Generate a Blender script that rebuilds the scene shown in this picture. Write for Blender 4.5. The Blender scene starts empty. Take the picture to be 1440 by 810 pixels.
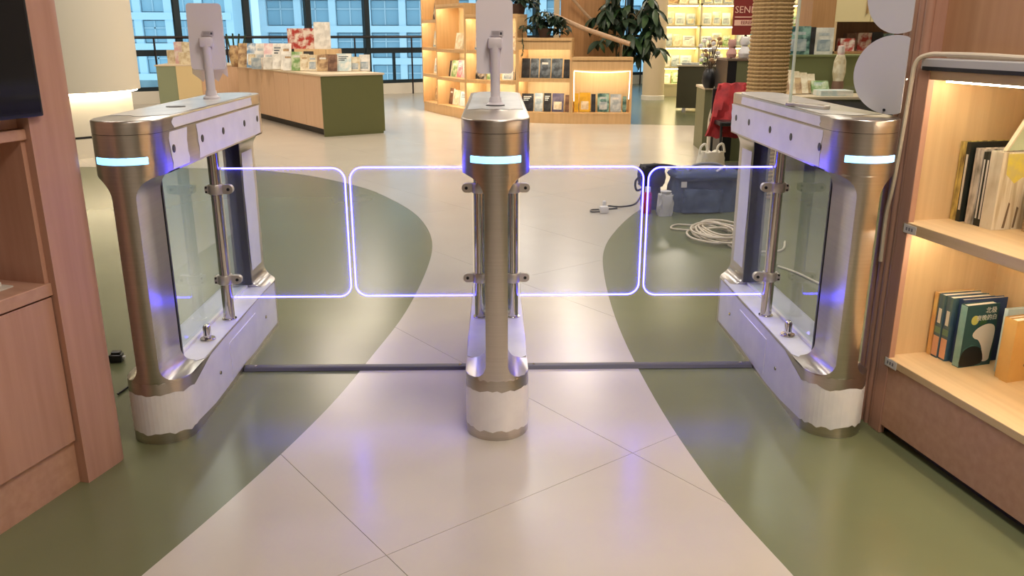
import bpy, bmesh, math, random
from mathutils import Vector, Matrix
R = math.radians
random.seed(7)
scene = bpy.context.scene
col = scene.collection

# ------------------------------------------------------------------ camera
F, PITCH, YAW, CAMZ = 1170.0, R(17.0), R(1.12), 1.235
cd = bpy.data.cameras.new('camera'); cam = bpy.data.objects.new('camera', cd); col.objects.link(cam)
cd.sensor_width = 36.0; cd.lens = F / 1440 * 36.0; cd.clip_start = 0.05; cd.clip_end = 300
cam.location = (0, 0, CAMZ); cam.rotation_euler = (R(90) - PITCH, 0, -YAW)
scene.camera = cam
# ------------------------------------------------------------------ world: pale overcast daylight
w = bpy.data.worlds.new('World'); scene.world = w; w.use_nodes = True
bg = w.node_tree.nodes['Background']; bg.inputs[0].default_value = (.66, .88, 1.0, 1); bg.inputs[1].default_value = .85
# ------------------------------------------------------------------ ceiling lamps
def area(loc, sx, sy, power, color, rot=(0, 0, 0)):
    l = bpy.data.lights.new('ceiling_panel', 'AREA'); l.shape = 'RECTANGLE'; l.size = sx; l.size_y = sy
    l.energy = power; l.color = color
    o = bpy.data.objects.new('ceiling_panel', l); o.location = loc; o.rotation_euler = rot; col.objects.link(o); return o
WARM = (1.0, .86, .70); NEUT = (1.0, .93, .85)
for y in (-1.2, 1.5): area((.7, y, 3.36), .5, 1.2, 24, NEUT)          # unseen lamps over the cabinet passage, off centre to brighten the right-hand floor
for x in (-2.6, 0.1, 2.6):
    for y in (4.6, 7.8): area((x, y, 3.36), .5, 1.2, 20, NEUT)
for x in (-5.5, -2.2, 1.2, 4.4):
    for y in (11.0, 14.2):
        area((x, y, 3.36), .6, 1.4, 28, WARM)
for x in (0.5, 3.8): area((x, 17.2, 3.36), .6, 1.4, 28, WARM)
area((4.6, 8.2, 3.36), .6, 1.4, 25, WARM)
# ------------------------------------------------------------------ view
vs = scene.view_settings
scene.display_settings.display_device = 'sRGB'
vs.view_transform = 'Standard'; vs.look = 'None'; vs.gamma = 1.0; vs.use_curve_mapping = False; vs.exposure = 0.70
scene.cycles.use_denoising = True
scene.cycles.max_bounces = 8; scene.cycles.transparent_max_bounces = 24
scene.cycles.sample_clamp_indirect = 6.0
scene.cycles.caustics_reflective = False; scene.cycles.caustics_refractive = False

# ------------------------------------------------------------------ pixel -> place
def ray(px, py):
    u = (px - 720) / F; v = -(py - 405) / F
    x = u; y = math.cos(PITCH) + v * math.sin(PITCH); z = -math.sin(PITCH) + v * math.cos(PITCH)
    c, s = math.cos(YAW), math.sin(YAW)
    return (x * c + y * s, -x * s + y * c, z)
def G(px, py, z=0.0):                      # point on the level z
    r = ray(px, py); t = (z - CAMZ) / r[2]; return Vector((r[0] * t, r[1] * t, z))
def D(px, py, d):                          # point at depth y = d
    r = ray(px, py); t = d / r[1]; return Vector((r[0] * t, d, CAMZ + r[2] * t))

# ------------------------------------------------------------------ materials
MATS = {}
def nodes_of(m): return m.node_tree.nodes, m.node_tree.links
def mat(name, c, rough=.5, metal=0.0, emit=None, es=0.0, spec=.5, coat=0.0, trans=0.0):
    if name in MATS: return MATS[name]
    m = bpy.data.materials.new(name); m.use_nodes = True
    b = m.node_tree.nodes['Principled BSDF']
    b.inputs['Base Color'].default_value = (*c, 1); b.inputs['Roughness'].default_value = rough
    b.inputs['Metallic'].default_value = metal; b.inputs['Specular IOR Level'].default_value = spec
    b.inputs['Coat Weight'].default_value = coat; b.inputs['Transmission Weight'].default_value = trans
    if emit: b.inputs['Emission Color'].default_value = (*emit, 1); b.inputs['Emission Strength'].default_value = es
    MATS[name] = m; return m
def srgb(r, g, b):
    f = lambda v: (v / 255 / 12.92) if v / 255 <= .04045 else ((v / 255 + .055) / 1.055) ** 2.4
    return (f(r), f(g), f(b))
def noisy(name, c1, c2, scale=(5, 5, 5), rough=.5, metal=0, detail=4, nscale=1.0, bump=0.0, lo=.35, hi=.65, spec=.5, rvar=0.0, coat=0.0):
    if name in MATS: return MATS[name]
    m = mat(name, c1, rough, metal, spec=spec, coat=coat); N, L = nodes_of(m); b = N['Principled BSDF']
    tc = N.new('ShaderNodeTexCoord'); mp = N.new('ShaderNodeMapping'); mp.inputs['Scale'].default_value = scale
    nz = N.new('ShaderNodeTexNoise'); nz.inputs['Scale'].default_value = nscale; nz.inputs['Detail'].default_value = detail
    cr = N.new('ShaderNodeValToRGB'); e = cr.color_ramp.elements
    e[0].position = lo; e[0].color = (*c1, 1); e[1].position = hi; e[1].color = (*c2, 1)
    L.new(tc.outputs['Object'], mp.inputs[0]); L.new(mp.outputs[0], nz.inputs['Vector']); L.new(nz.outputs['Fac'], cr.inputs[0])
    L.new(cr.outputs[0], b.inputs['Base Color'])
    if bump:
        bp = N.new('ShaderNodeBump'); bp.inputs['Strength'].default_value = bump; bp.inputs['Distance'].default_value = .002
        L.new(nz.outputs['Fac'], bp.inputs['Height']); L.new(bp.outputs[0], b.inputs['Normal'])
    if rvar:
        mr = N.new('ShaderNodeMapRange'); mr.inputs[3].default_value = rough - rvar; mr.inputs[4].default_value = rough + rvar
        L.new(nz.outputs['Fac'], mr.inputs[0]); L.new(mr.outputs[0], b.inputs['Roughness'])
    return m
def wood(name, c1, c2, axis='z', rough=.45, s=1.0):
    st = {'x': (1.2, 22, 22), 'y': (22, 1.2, 22), 'z': (22, 22, 1.2)}[axis]
    return noisy(name, c1, c2, tuple(v * s for v in st), rough, nscale=1.6, detail=6, bump=.05, lo=.3, hi=.7)
def glassmat(name, tint=(1, 1, 1), refl=.06, haze=0.0, hazec=(.8, .85, 1.0), rough=.02):
    if name in MATS: return MATS[name]
    m = bpy.data.materials.new(name); m.use_nodes = True; N, L = nodes_of(m); N.clear()
    out = N.new('ShaderNodeOutputMaterial'); tr = N.new('ShaderNodeBsdfTransparent'); tr.inputs[0].default_value = (*tint, 1)
    gl = N.new('ShaderNodeBsdfGlossy'); gl.inputs['Roughness'].default_value = rough
    fr = N.new('ShaderNodeFresnel'); fr.inputs['IOR'].default_value = 1.0 + refl * 8
    ge = N.new('ShaderNodeNewGeometry'); iv = N.new('ShaderNodeMath'); iv.operation = 'SUBTRACT'; iv.inputs[0].default_value = 1.0
    mu = N.new('ShaderNodeMath'); mu.operation = 'MULTIPLY'; L.new(ge.outputs['Backfacing'], iv.inputs[1]); L.new(fr.outputs[0], mu.inputs[0]); L.new(iv.outputs[0], mu.inputs[1])
    mx = N.new('ShaderNodeMixShader'); L.new(mu.outputs[0], mx.inputs[0]); L.new(tr.outputs[0], mx.inputs[1]); L.new(gl.outputs[0], mx.inputs[2])
    last = mx
    if haze:
        df = N.new('ShaderNodeBsdfDiffuse'); df.inputs[0].default_value = (*hazec, 1)
        m2 = N.new('ShaderNodeMixShader'); m2.inputs[0].default_value = haze
        L.new(mx.outputs[0], m2.inputs[1]); L.new(df.outputs[0], m2.inputs[2]); last = m2
    L.new(last.outputs[0], out.inputs[0]); MATS[name] = m; return m

STEEL = noisy('brushed_steel', srgb(200, 193, 186), srgb(194, 187, 180), (1, 1, 60), .28, 1.0, nscale=3, detail=2)
CHROME = mat('polished_steel', srgb(205, 200, 195), .12, 1.0)
CLAMP = mat('satin_clamp_metal', srgb(208, 200, 190), .35, .7)
FILM = noisy('white_protective_film', srgb(243, 241, 244), srgb(234, 232, 237), (4, 4, 4), .38, nscale=3, bump=.05)
FILMT = noisy('cloudy_film', srgb(226, 226, 224), srgb(214, 216, 216), (6, 6, 6), .22, nscale=2, bump=.10)
BLACK = mat('black_plastic', (.012, .012, .014), .35)
LED = mat('cyan_white_led', (.6, .8, 1), .4, emit=(.16, .55, 1.0), es=1.7)
EDGE = mat('violet_blue_led_edge', (.5, .5, 1), .4, emit=(.036, .031, 1.0), es=17.0)
GLASSP = glassmat('clear_panel_glass', (.90, .95, .95), .055, haze=.06, hazec=(.75, .85, .9))  # pale bluish haze in the glass stands in for its reflections
WINGG = glassmat('hazy_wing_glass', (.95, .97, 1.0), .05, haze=.05, hazec=(.75, .78, .95))  # faint bluish diffuse haze mixed into the wing glass
ACRYL = glassmat('clear_acrylic', (.96, .97, .95), .06)
PINKW = wood('salmon_oak', srgb(195, 151, 130), srgb(182, 138, 117))
PINKWH = wood('salmon_oak_level', srgb(198, 156, 132), srgb(185, 142, 119), 'y')
OAK = wood('pale_oak', srgb(226, 196, 152), srgb(212, 180, 136))
OAKH = wood('pale_oak_level', srgb(228, 200, 156), srgb(214, 184, 140), 'x')
BROWNW = wood('honey_brown_panel', srgb(190, 144, 98), srgb(172, 126, 82))
BEECH = wood('beech_veneer', srgb(224, 188, 156), srgb(214, 176, 142))
OLIVE = mat('olive_laminate', srgb(98, 100, 58), .45)
DOLIVE = mat('dark_olive_laminate', srgb(70, 70, 52), .5)
WHITEP = mat('white_paint', srgb(236, 232, 222), .6)
GREYM = mat('grey_plastic', srgb(190, 188, 188), .4)
TERM = mat('terminal_shell', srgb(226, 220, 226), .42)
DARKF = mat('dark_window_frame', srgb(24, 44, 56), .45)
PAPER = mat('paper_pages', srgb(238, 232, 218), .8)
STRIP = mat('warm_shelf_led', (1, .9, .7), .5, emit=(1.0, .90, .70), es=24.0)
TILE = noisy('cream_terrazzo_tile', srgb(206, 198, 186), srgb(199, 191, 179), (1, 1, 1), .24, nscale=2.2, detail=5, rvar=.04)
GREENF = noisy('green_epoxy', srgb(118, 123, 88), srgb(111, 115, 83), (1, 1, 1), .24, nscale=1.3, detail=4, rvar=.03)
CREAMC = mat('cream_cable', srgb(226, 212, 188), .5)
LEAFM = noisy('dark_leaf', srgb(40, 66, 40), srgb(76, 104, 62), (3, 3, 3), .4, nscale=2)
LEAFD = noisy('deep_leaf', srgb(24, 44, 34), srgb(46, 74, 48), (3, 3, 3), .45, nscale=2)

# ------------------------------------------------------------------ mesh helpers
def put(name, bm, m, parent=None, loc=None, rot=None, smooth=False, angle=35):
    me = bpy.data.meshes.new(name); bm.to_mesh(me); bm.free()
    for mm in (m if isinstance(m, (list, tuple)) else [m]): me.materials.append(mm)
    return link(name, me, parent, loc, rot, smooth, angle)
def link(name, me, parent=None, loc=None, rot=None, smooth=False, angle=35):
    if smooth:
        for p in me.polygons: p.use_smooth = True
        try: me.set_sharp_from_angle(angle=R(angle))
        except Exception: pass
    o = bpy.data.objects.new(name, me); col.objects.link(o)
    if parent: o.parent = parent
    if loc is not None: o.location = loc
    if rot is not None: o.rotation_euler = rot
    return o
def tag(o, label=None, cat=None, group=None, kind=None):
    if label: o['label'] = label
    if cat: o['category'] = cat
    if group: o['group'] = group
    if kind: o['kind'] = kind
    return o
def thing(name, label, cat, loc=(0, 0, 0), rz=0.0, group=None, kind=None):
    o = bpy.data.objects.new(name, None); o.empty_display_size = .1; col.objects.link(o)
    o.location = loc; o.rotation_euler = (0, 0, rz); return tag(o, label, cat, group, kind)
def clone(o, parent=None):
    c = o.copy(); col.objects.link(c); c.parent = parent
    for ch in o.children: clone(ch, c)
    return c
def bbox(x0, x1, y0, y1, z0, z1, bev=0.0, seg=2, bm=None):
    own = bm is None
    b = bmesh.new()
    r = bmesh.ops.create_cube(b, size=1.0)
    for v in b.verts:
        v.co = Vector((x0 + (v.co.x + .5) * (x1 - x0), y0 + (v.co.y + .5) * (y1 - y0), z0 + (v.co.z + .5) * (z1 - z0)))
    if bev: bmesh.ops.bevel(b, geom=list(b.edges), offset=bev, segments=seg, affect='EDGES', profile=.5)
    if own: return b
    me = bpy.data.meshes.new('tmp'); b.to_mesh(me); b.free(); bm.from_mesh(me); bpy.data.meshes.remove(me); return bm
def box(name, x0, x1, y0, y1, z0, z1, m, parent=None, bev=.002, loc=None, rot=None):
    return put(name, bbox(x0, x1, y0, y1, z0, z1, bev, 1 if bev < .004 else 3), m, parent, loc, rot, smooth=bev >= .004)
def prism(pts, z0, z1, bev=0.0, bm=None):
    b = bm or bmesh.new()
    lo = [b.verts.new((p[0], p[1], z0)) for p in pts]; hi = [b.verts.new((p[0], p[1], z1)) for p in pts]
    n = len(pts); top = b.faces.new(hi); b.faces.new(lo[::-1])
    for i in range(n): b.faces.new((lo[i], lo[(i + 1) % n], hi[(i + 1) % n], hi[i]))
    if bev: bmesh.ops.bevel(b, geom=list(top.edges), offset=bev, segments=3, affect='EDGES', profile=.5)
    bmesh.ops.recalc_face_normals(b, faces=list(b.faces)); return b
def frame_axes(t):
    t = t.normalized(); a = Vector((0, 0, 1)) if abs(t.z) < .9 else Vector((1, 0, 0))
    u = t.cross(a).normalized(); return u, t.cross(u).normalized()
def tube(path, r, n=10, bm=None, caps=True, closed=False):
    b = bm or bmesh.new(); P = [Vector(p) for p in path]; rings = []; u = None
    for i, p in enumerate(P):
        if closed: t = P[(i + 1) % len(P)] - P[i - 1]
        else: t = P[min(i + 1, len(P) - 1)] - P[max(i - 1, 0)]
        t.normalize()
        if u is None: u, v = frame_axes(t)
        else:
            u = (u - t * u.dot(t)); u = u.normalized() if u.length > 1e-6 else frame_axes(t)[0]; v = t.cross(u)
        rr = r[i] if isinstance(r, (list, tuple)) else r
        rings.append([b.verts.new(p + (u * math.cos(2 * math.pi * k / n) + v * math.sin(2 * math.pi * k / n)) * rr) for k in range(n)])
    m = len(rings)
    for i in range(m if closed else m - 1):
        A, B = rings[i], rings[(i + 1) % m]
        for k in range(n): b.faces.new((A[k], A[(k + 1) % n], B[(k + 1) % n], B[k]))
    if caps and not closed: b.faces.new(rings[0][::-1]); b.faces.new(rings[-1])
    bmesh.ops.recalc_face_normals(b, faces=list(b.faces)); return b
def lathe(prof, n=32, bm=None, cx=0, cy=0):
    b = bm or bmesh.new(); rings = []
    for r, z in prof: rings.append([b.verts.new((cx + r * math.cos(2 * math.pi * k / n), cy + r * math.sin(2 * math.pi * k / n), z)) for k in range(n)])
    for A, B in zip(rings, rings[1:]):
        for k in range(n): b.faces.new((A[k], A[(k + 1) % n], B[(k + 1) % n], B[k]))
    b.faces.new(rings[0][::-1]); b.faces.new(rings[-1])
    bmesh.ops.remove_doubles(b, verts=list(b.verts), dist=1e-6); bmesh.ops.recalc_face_normals(b, faces=list(b.faces)); return b
def loft(rings, bm=None, caps=True):
    b = bm or bmesh.new(); V = [[b.verts.new(p) for p in r] for r in rings]; n = len(V[0])
    for A, B in zip(V, V[1:]):
        for k in range(n): b.faces.new((A[k], A[(k + 1) % n], B[(k + 1) % n], B[k]))
    if caps: b.faces.new(V[0][::-1]); b.faces.new(V[-1])
    bmesh.ops.recalc_face_normals(b, faces=list(b.faces)); return b
def catmull(pts, k=8, closed=False):
    P = [Vector(p) for p in pts]; n = len(P); out = []
    for i in range(n if closed else n - 1):
        p0, p1, p2, p3 = (P[(i - 1) % n], P[i], P[(i + 1) % n], P[(i + 2) % n]) if closed else (P[max(i - 1, 0)], P[i], P[i + 1], P[min(i + 2, n - 1)])
        for j in range(k):
            t = j / k
            out.append(.5 * ((2 * p1) + (p2 - p0) * t + (2 * p0 - 5 * p1 + 4 * p2 - p3) * t * t + (3 * p1 - p0 - 3 * p2 + p3) * t ** 3))
    if not closed: out.append(P[-1])
    return out
def rrect(x0, x1, z0, z1, r, n=6, corners=(1, 1, 1, 1)):     # lower-left, lower-right, upper-right, upper-left
    out = []
    for (cx, cz, a0, f) in ((x0 + r, z0 + r, 180, corners[0]), (x1 - r, z0 + r, 270, corners[1]), (x1 - r, z1 - r, 0, corners[2]), (x0 + r, z1 - r, 90, corners[3])):
        if f:
            for k in range(n + 1):
                a = R(a0 + 90 * k / n); out.append((cx + r * math.cos(a), cz + r * math.sin(a)))
        else:
            out.append((cx + (r if cx > (x0 + x1) / 2 else -r), cz + (r if cz > (z0 + z1) / 2 else -r)))
    return out
def plate(pts2, y0, y1, bm=None):                            # outline in x,z ; thickness along y
    b = bm or bmesh.new()
    A = [b.verts.new((p[0], y0, p[1])) for p in pts2]; B = [b.verts.new((p[0], y1, p[1])) for p in pts2]; n = len(A)
    b.faces.new(A); b.faces.new(B[::-1])
    for i in range(n): b.faces.new((A[i], B[i], B[(i + 1) % n], A[(i + 1) % n]))
    bmesh.ops.recalc_face_normals(b, faces=list(b.faces)); return b
def plate_x(pts2, x0, x1, bm=None):                          # outline in y,z ; thickness along x
    b = plate(pts2, x0, x1)
    for v in b.verts: v.co = Vector((v.co.y, v.co.x, v.co.z))
    bmesh.ops.recalc_face_normals(b, faces=list(b.faces)); return b
def text(name, s, size, m, parent=None, loc=None, rot=None, depth=.0006, align='CENTER'):
    cu = bpy.data.curves.new(name, 'FONT'); cu.body = s; cu.size = size; cu.extrude = depth; cu.align_x = align; cu.align_y = 'CENTER'; cu.resolution_u = 2
    t = bpy.data.objects.new(name, cu); col.objects.link(t); dg = bpy.context.evaluated_depsgraph_get()
    me = bpy.data.meshes.new_from_object(t.evaluated_get(dg)); bpy.data.objects.remove(t); bpy.data.curves.remove(cu)
    me.materials.clear(); me.materials.append(m); me.name = name
    return link(name, me, parent, loc, rot)

# ================================================================== SETTING
def blob(ps, k=6): return [(p.x, p.y) for p in catmull([G(*p) for p in ps], k)]
left_curve = blob([(200, 810), (300, 725), (400, 635), (470, 565), (520, 505), (570, 440), (600, 380), (608, 345), (600, 320), (580, 298), (545, 278), (510, 264), (450, 250), (400, 243), (330, 238), (150, 235)])
right_curve = blob([(1115, 810), (1000, 680), (920, 560), (870, 460), (850, 390), (850, 350), (870, 320), (900, 295), (940, 275)])
W0 = Vector((-6.43, 15.75, 0)); WE = Vector((.852, .523, 0)).normalized()
cream = [(-1.35, -2.9), (-1.05, .6)] + left_curve + [(-9.9, 8.3), (-9.9, 13.62)] + [(W0 + WE * 8.0).to_tuple()[:2], (1.2, 19.0), (1.2, 12.3), (1.93, 11.95), (2.869, 11.75), (2.27, 9.17), (2.05, 8.2), (1.75, 7.3)] + right_curve[::-1] + [(.95, .6), (1.2, -2.9)]
floor = tag(put('floor', bbox(-10, 7, -3, 24, -.12, 0.0), GREENF), kind='structure')
# cream tiles laid as single slabs, joints open by two millimetres
ta, tb = Vector((.595, -.804, 0)).normalized(), Vector((.804, .595, 0)).normalized()
TW, TH, gap = .86, 1.72, .0008
bo = Vector((-.663, 2.302, 0)).dot(tb); ao = G(553, 778).dot(ta)
tm = bmesh.new(); tm.faces.new([tm.verts.new((p[0], p[1], 0)) for p in cream])
bmesh.ops.triangulate(tm, faces=list(tm.faces))
for nrm, o0, st in ((tb, bo, TW), (ta, ao, TH)):
    for i in range(-30, 31):
        for g_ in (-gap, gap):
            bmesh.ops.bisect_plane(tm, geom=list(tm.verts) + list(tm.edges) + list(tm.faces), plane_co=nrm * (o0 + i * st + g_), plane_no=nrm)
cells = {}
for f in tm.faces:
    c = f.calc_center_median(); u = (c.dot(tb) - bo) / TW; v = (c.dot(ta) - ao) / TH
    if abs(u - round(u)) * TW < gap or abs(v - round(v)) * TH < gap: continue
    cells.setdefault((math.floor(u), math.floor(v)), []).append([tuple(x.co) for x in f.verts])
tm.free()
for key, fs in cells.items():
    b = bmesh.new()
    for f in fs: b.faces.new([b.verts.new((x, y, .002)) for x, y, z in f])
    bmesh.ops.remove_doubles(b, verts=list(b.verts), dist=1e-5)
    if sum(f.calc_area() for f in b.faces) < .004: b.free(); continue
    ex = bmesh.ops.extrude_face_region(b, geom=list(b.faces))
    for v in ex['geom']:
        if isinstance(v, bmesh.types.BMVert): v.co.z = .0002
    bmesh.ops.recalc_face_normals(b, faces=list(b.faces))
    put('tile', b, TILE, floor)
tag(put('ceiling', bbox(-10, 7, -3, 24, 3.4, 3.5), WHITEP), kind='structure')
WALLM = mat('warm_wall_paint', srgb(206, 196, 182), .7)
tag(put('wall_left', bbox(-10.1, -10, -3, 24, 0, 3.4), WALLM), kind='structure')
tag(put('wall_right', bbox(7, 7.1, -3, 24, 0, 3.4), WALLM), kind='structure')
tag(put('wall_back', bbox(-10, 7, -3.1, -3, 0, 3.4), WALLM), kind='structure')
# window wall, slanting away to the right
def wall_s(px, py):
    r = ray(px, py); n = (-WE.y, WE.x); t = (W0.x * n[0] + W0.y * n[1]) / (r[0] * n[0] + r[1] * n[1])
    return (r[0] * t - W0.x) * WE.x + (r[1] * t - W0.y) * WE.y
wrz = math.atan2(WE.y, WE.x)
tag(put('wall_far', bbox(-4.15, 14.9, 0, .25, 0, .22), WHITEP, None, W0, (0, 0, wrz)), kind='structure')
tag(put('trim_1', bbox(-4.15, 14.9, .0, .25, 3.05, 3.4), WHITEP, None, W0, (0, 0, wrz)), kind='structure')
ms = [-4.1, -2.3, -.75] + [wall_s(257, 90), wall_s(354, 90), wall_s(439, 90), wall_s(520, 90)]
while ms[-1] < 14.6: ms.append(ms[-1] + 1.42)
WINDOWG = glassmat('blue_window_glass', (.84, .95, 1.0), .05)
for i in range(len(ms) - 1):
    a, b_ = ms[i], ms[i + 1]
    wd = thing('window_%d' % (i + 1), None, None, W0 + WE * a, wrz, kind='structure'); wl = b_ - a
    box('mullion', -.055, .055, .02, .16, .22, 3.05, DARKF, wd)
    box('transom', .055, wl - .055, .04, .14, .84, .95, DARKF, wd)
    box('bottom_rail', .055, wl - .055, .04, .14, .22, .29, DARKF, wd)
    box('lower_mullion', wl * .42 - .02, wl * .42 + .02, .05, .13, .29, .84, DARKF, wd)
    for zz in ((.29, .84), (.95, 3.05)): box('pane', .055, wl - .055, .085, .097, zz[0], zz[1], WINDOWG, wd, 0)
rl = thing('railing', 'dark metal guard railing along the tall windows', 'railing', W0 - Vector((WE.y * -.0, 0, 0)) + Vector((WE.y, -WE.x, 0)) * .18, wrz)
RAIL = mat('railing_metal', srgb(40, 34, 36), .4)
put('handrail', tube([(-4, 0, 1.17), (14.6, 0, 1.17)], .026, 8), RAIL, rl)
for i in range(15):
    s = -3.6 + i * 1.28
    put('post', tube([(s, 0, 0.0), (s, 0, 1.16)], .018, 8), RAIL, rl)
# ------------------------------------------------------------------ buildings outside
def building(label, x0, y0, rz, nx, nz, cw, ch, z0, wallc, glc):
    bd = thing('apartment_building', label, 'building', (x0, y0, z0), rz)
    wm = mat('facade_' + str(len(MATS)), wallc, .8); gm = mat('facade_glass_' + str(len(MATS)), glc, .2); fm = mat('facade_frame_' + str(len(MATS)), tuple(v * .8 for v in wallc), .6)
    box('wall', 0, nx * cw, .3, 6, -9, nz * ch + 9, wm, bd, 0)
    for i in range(nz + 1): box('floor_band', -.1, nx * cw + .1, -.12, .3, i * ch - .16, i * ch + .16, wm, bd, 0)
    for i in range(0, nx + 1): box('pilaster', i * cw - .17, i * cw + .17, -.05, .3, -9, nz * ch + 9, wm, bd, 0)
    wm0 = None
    for i in range(nx):
        for j in range(nz):
            if wm0 is None:
                fb = bbox(.2, cw - .2, .16, .32, .2, ch - .2); wm0 = put('window', fb, gm, bd)
                sub = put('window_frame', bbox(cw / 2 - .03, cw / 2 + .03, .1, .18, .2, ch - .2, bm=bbox(.2, cw - .2, .1, .18, ch * .62 - .03, ch * .62 + .03)), fm, wm0)
                continue
            c = wm0.copy(); col.objects.link(c); c.location = (i * cw, 0, j * ch)
            s2 = sub.copy(); col.objects.link(s2); s2.parent = c
DAYTINTW = (.70, .78, .82); DAYTINTG = (.34, .47, .54)  # bluish cast of outdoor daylight is mixed into the facade colours
building('pale blue apartment block with wide window bays across the street', -11.6, 44.0, R(-3), 9, 6, 1.75, 1.55, -3.2, DAYTINTW, DAYTINTG)
building('bright tower with narrow windows beside the wider block', -17.6, 40.0, R(6), 4, 7, 1.35, 1.35, -3.4, (.68, .80, .86), (.42, .58, .66))
building('pale tower seen behind the potted tree through the glass', 4.6, 46.0, R(-8), 6, 6, 1.6, 1.5, -3.2, (.62, .74, .80), (.32, .48, .58))
# ------------------------------------------------------------------ round white pillar with lit plinth
pc = Vector((-4.78, 9.25, 0))
pr = thing('pillar', 'thick round white pillar with a glowing slot above its plinth', 'pillar', pc)
PILL = mat('pillar_white', srgb(226, 218, 200), .55)
put('shaft', lathe([(.90, .66), (.90, 3.39)], 56), PILL, pr, smooth=True)
put('plinth', lathe([(.80, .0), (.80, .20), (.79, .205), (.79, .222), (.80, .225), (.80, .6), (.78, .66)], 56), PILL, pr, smooth=True, angle=20)
put('slot', lathe([(.802, .205), (.802, .22)], 56), BLACK, pr)
put('light_ring', tube([(.86 * math.cos(2 * math.pi * k / 40), .86 * math.sin(2 * math.pi * k / 40), .652) for k in range(40)], .012, 6, closed=True), mat('pillar_light', (1, .9, .7), .5, emit=(1, .85, .6), es=14), pr)
# ================================================================== TURNSTILES
HB, HP, HS, HT = .205, .84, .962, 1.0        # base top, pocket top, lid seam, lid top
LY, HW = .612, .10
def stadium(hw=HW, ly=LY, n=14, inset=0.0):
    r = hw - inset; c = ly - hw; out = []
    for k in range(n + 1): a = R(180 + 180 * k / n); out.append((r * math.cos(a), -c + r * math.sin(a)))
    for k in range(n + 1): a = R(180 * k / n); out.append((r * math.cos(a), c + r * math.sin(a)))
    return out
def colw(z):
    a, r1, r2 = .034, .05, .066
    if z < HB + r1: t = (HB + r1 - z) / r1; return a + r1 * (1 - math.sqrt(max(0, 1 - t * t))) + (.016 * max(0, t - .9) / .1)
    if z > HP - r2: t = (z - HP + r2) / r2; return a + r2 * (1 - math.sqrt(max(0, 1 - t * t)))
    return a
def column_mesh():
    rings = []; zs = [HB - .005] + [HB + .05 * (1 - math.cos(R(90 * k / 8))) for k in range(9)] + [.4, .6] + [HP - .066 + .066 * math.sin(R(90 * k / 8)) for k in range(9)] + [HP + .004]
    for z in zs:
        w_ = min(colw(min(max(z, HB), HP)), HW); ring = []
        m_ = math.asin(min(1, w_ / HW))
        for k in range(13):
            a = -m_ + 2 * m_ * k / 12; ring.append((HW * math.sin(a), -LY + HW - HW * math.cos(a), z))
        back = -LY + .200
        ring += [(w_, back - .012, z), (max(w_ - .01, .01), back, z), (-max(w_ - .01, .01), back, z), (-w_, back - .012, z)]
        rings.append(ring)
    return loft(rings)
def jag(n, amp, seed):
    r_ = random.Random(seed); v = 0; out = []
    for i in range(n): v = .6 * v + r_.uniform(-amp, amp); out.append(v)
    return out
def side_film(x, y0, y1, z0, z1, seed, amp=.008, t=.0008):
    n = 7; j0 = jag(n, amp, seed); j1 = jag(n, amp, seed + 1); pts = []
    for k in range(n): pts.append((y0 + j0[k], z0 + (z1 - z0) * k / (n - 1)))
    for k in range(n): pts.append((y1 + j1[k], z1 - (z1 - z0) * k / (n - 1)))
    sx = 1 if x > 0 else -1
    b = plate_x(pts, x + sx * .0004, x + sx * (.0004 + t)); return b
def nose_film(lo, hi, end, seed, amp_lo, amp_hi, off=.0008, m=22, ly=LY):
    """film wrapped round the front nose, running back along both sides to y = end"""
    b = bmesh.new(); r = HW + off; c = ly - HW; path = []
    ys = [end + ( -c - end) * k / 6 for k in range(6)]
    for y in ys: path.append((-r, y))
    for k in range(m + 1): a = R(180 + 180 * k / m); path.append((r * math.cos(a), -c + r * math.sin(a)))
    for y in ys[::-1]: path.append((r, y))
    N_ = len(path); jl = jag(N_, amp_lo, seed); jh = jag(N_, amp_hi, seed + 3); L_, H_ = [], []
    for k, p in enumerate(path):
        l_, h_ = lo(p), hi(p)
        L_.append(b.verts.new((p[0], p[1], max(.003, l_ + jl[k])))); H_.append(b.verts.new((p[0], p[1], min(h_ + jh[k], HB if h_ <= HB else 9))))
    for k in range(N_ - 1): b.faces.new((L_[k], L_[k + 1], H_[k + 1], H_[k]))
    bmesh.ops.recalc_face_normals(b, faces=list(b.faces)); return b
def clamp_mesh(s):
    b = lathe([(.0215, -.018), (.026, -.0175), (.0275, -.015), (.0275, .015), (.026, .0175), (.0215, .018)], 20)
    b2 = plate(rrect(.018 * s if s > 0 else -.062, .062 if s > 0 else -.018, -.0165, .0165, .0155, 6), -.010, .010)
    me = bpy.data.meshes.new('t'); b2.to_mesh(me); b2.free(); b.from_mesh(me)
    b3 = plate(rrect(-.036 if s > 0 else .018, -.018 if s > 0 else .036, -.014, .014, .006, 4), -.016, .016)
    b3.to_mesh(me); b3.free(); b.from_mesh(me); bpy.data.meshes.remove(me); return b
WZ0, WZ1 = .292, .774
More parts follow.
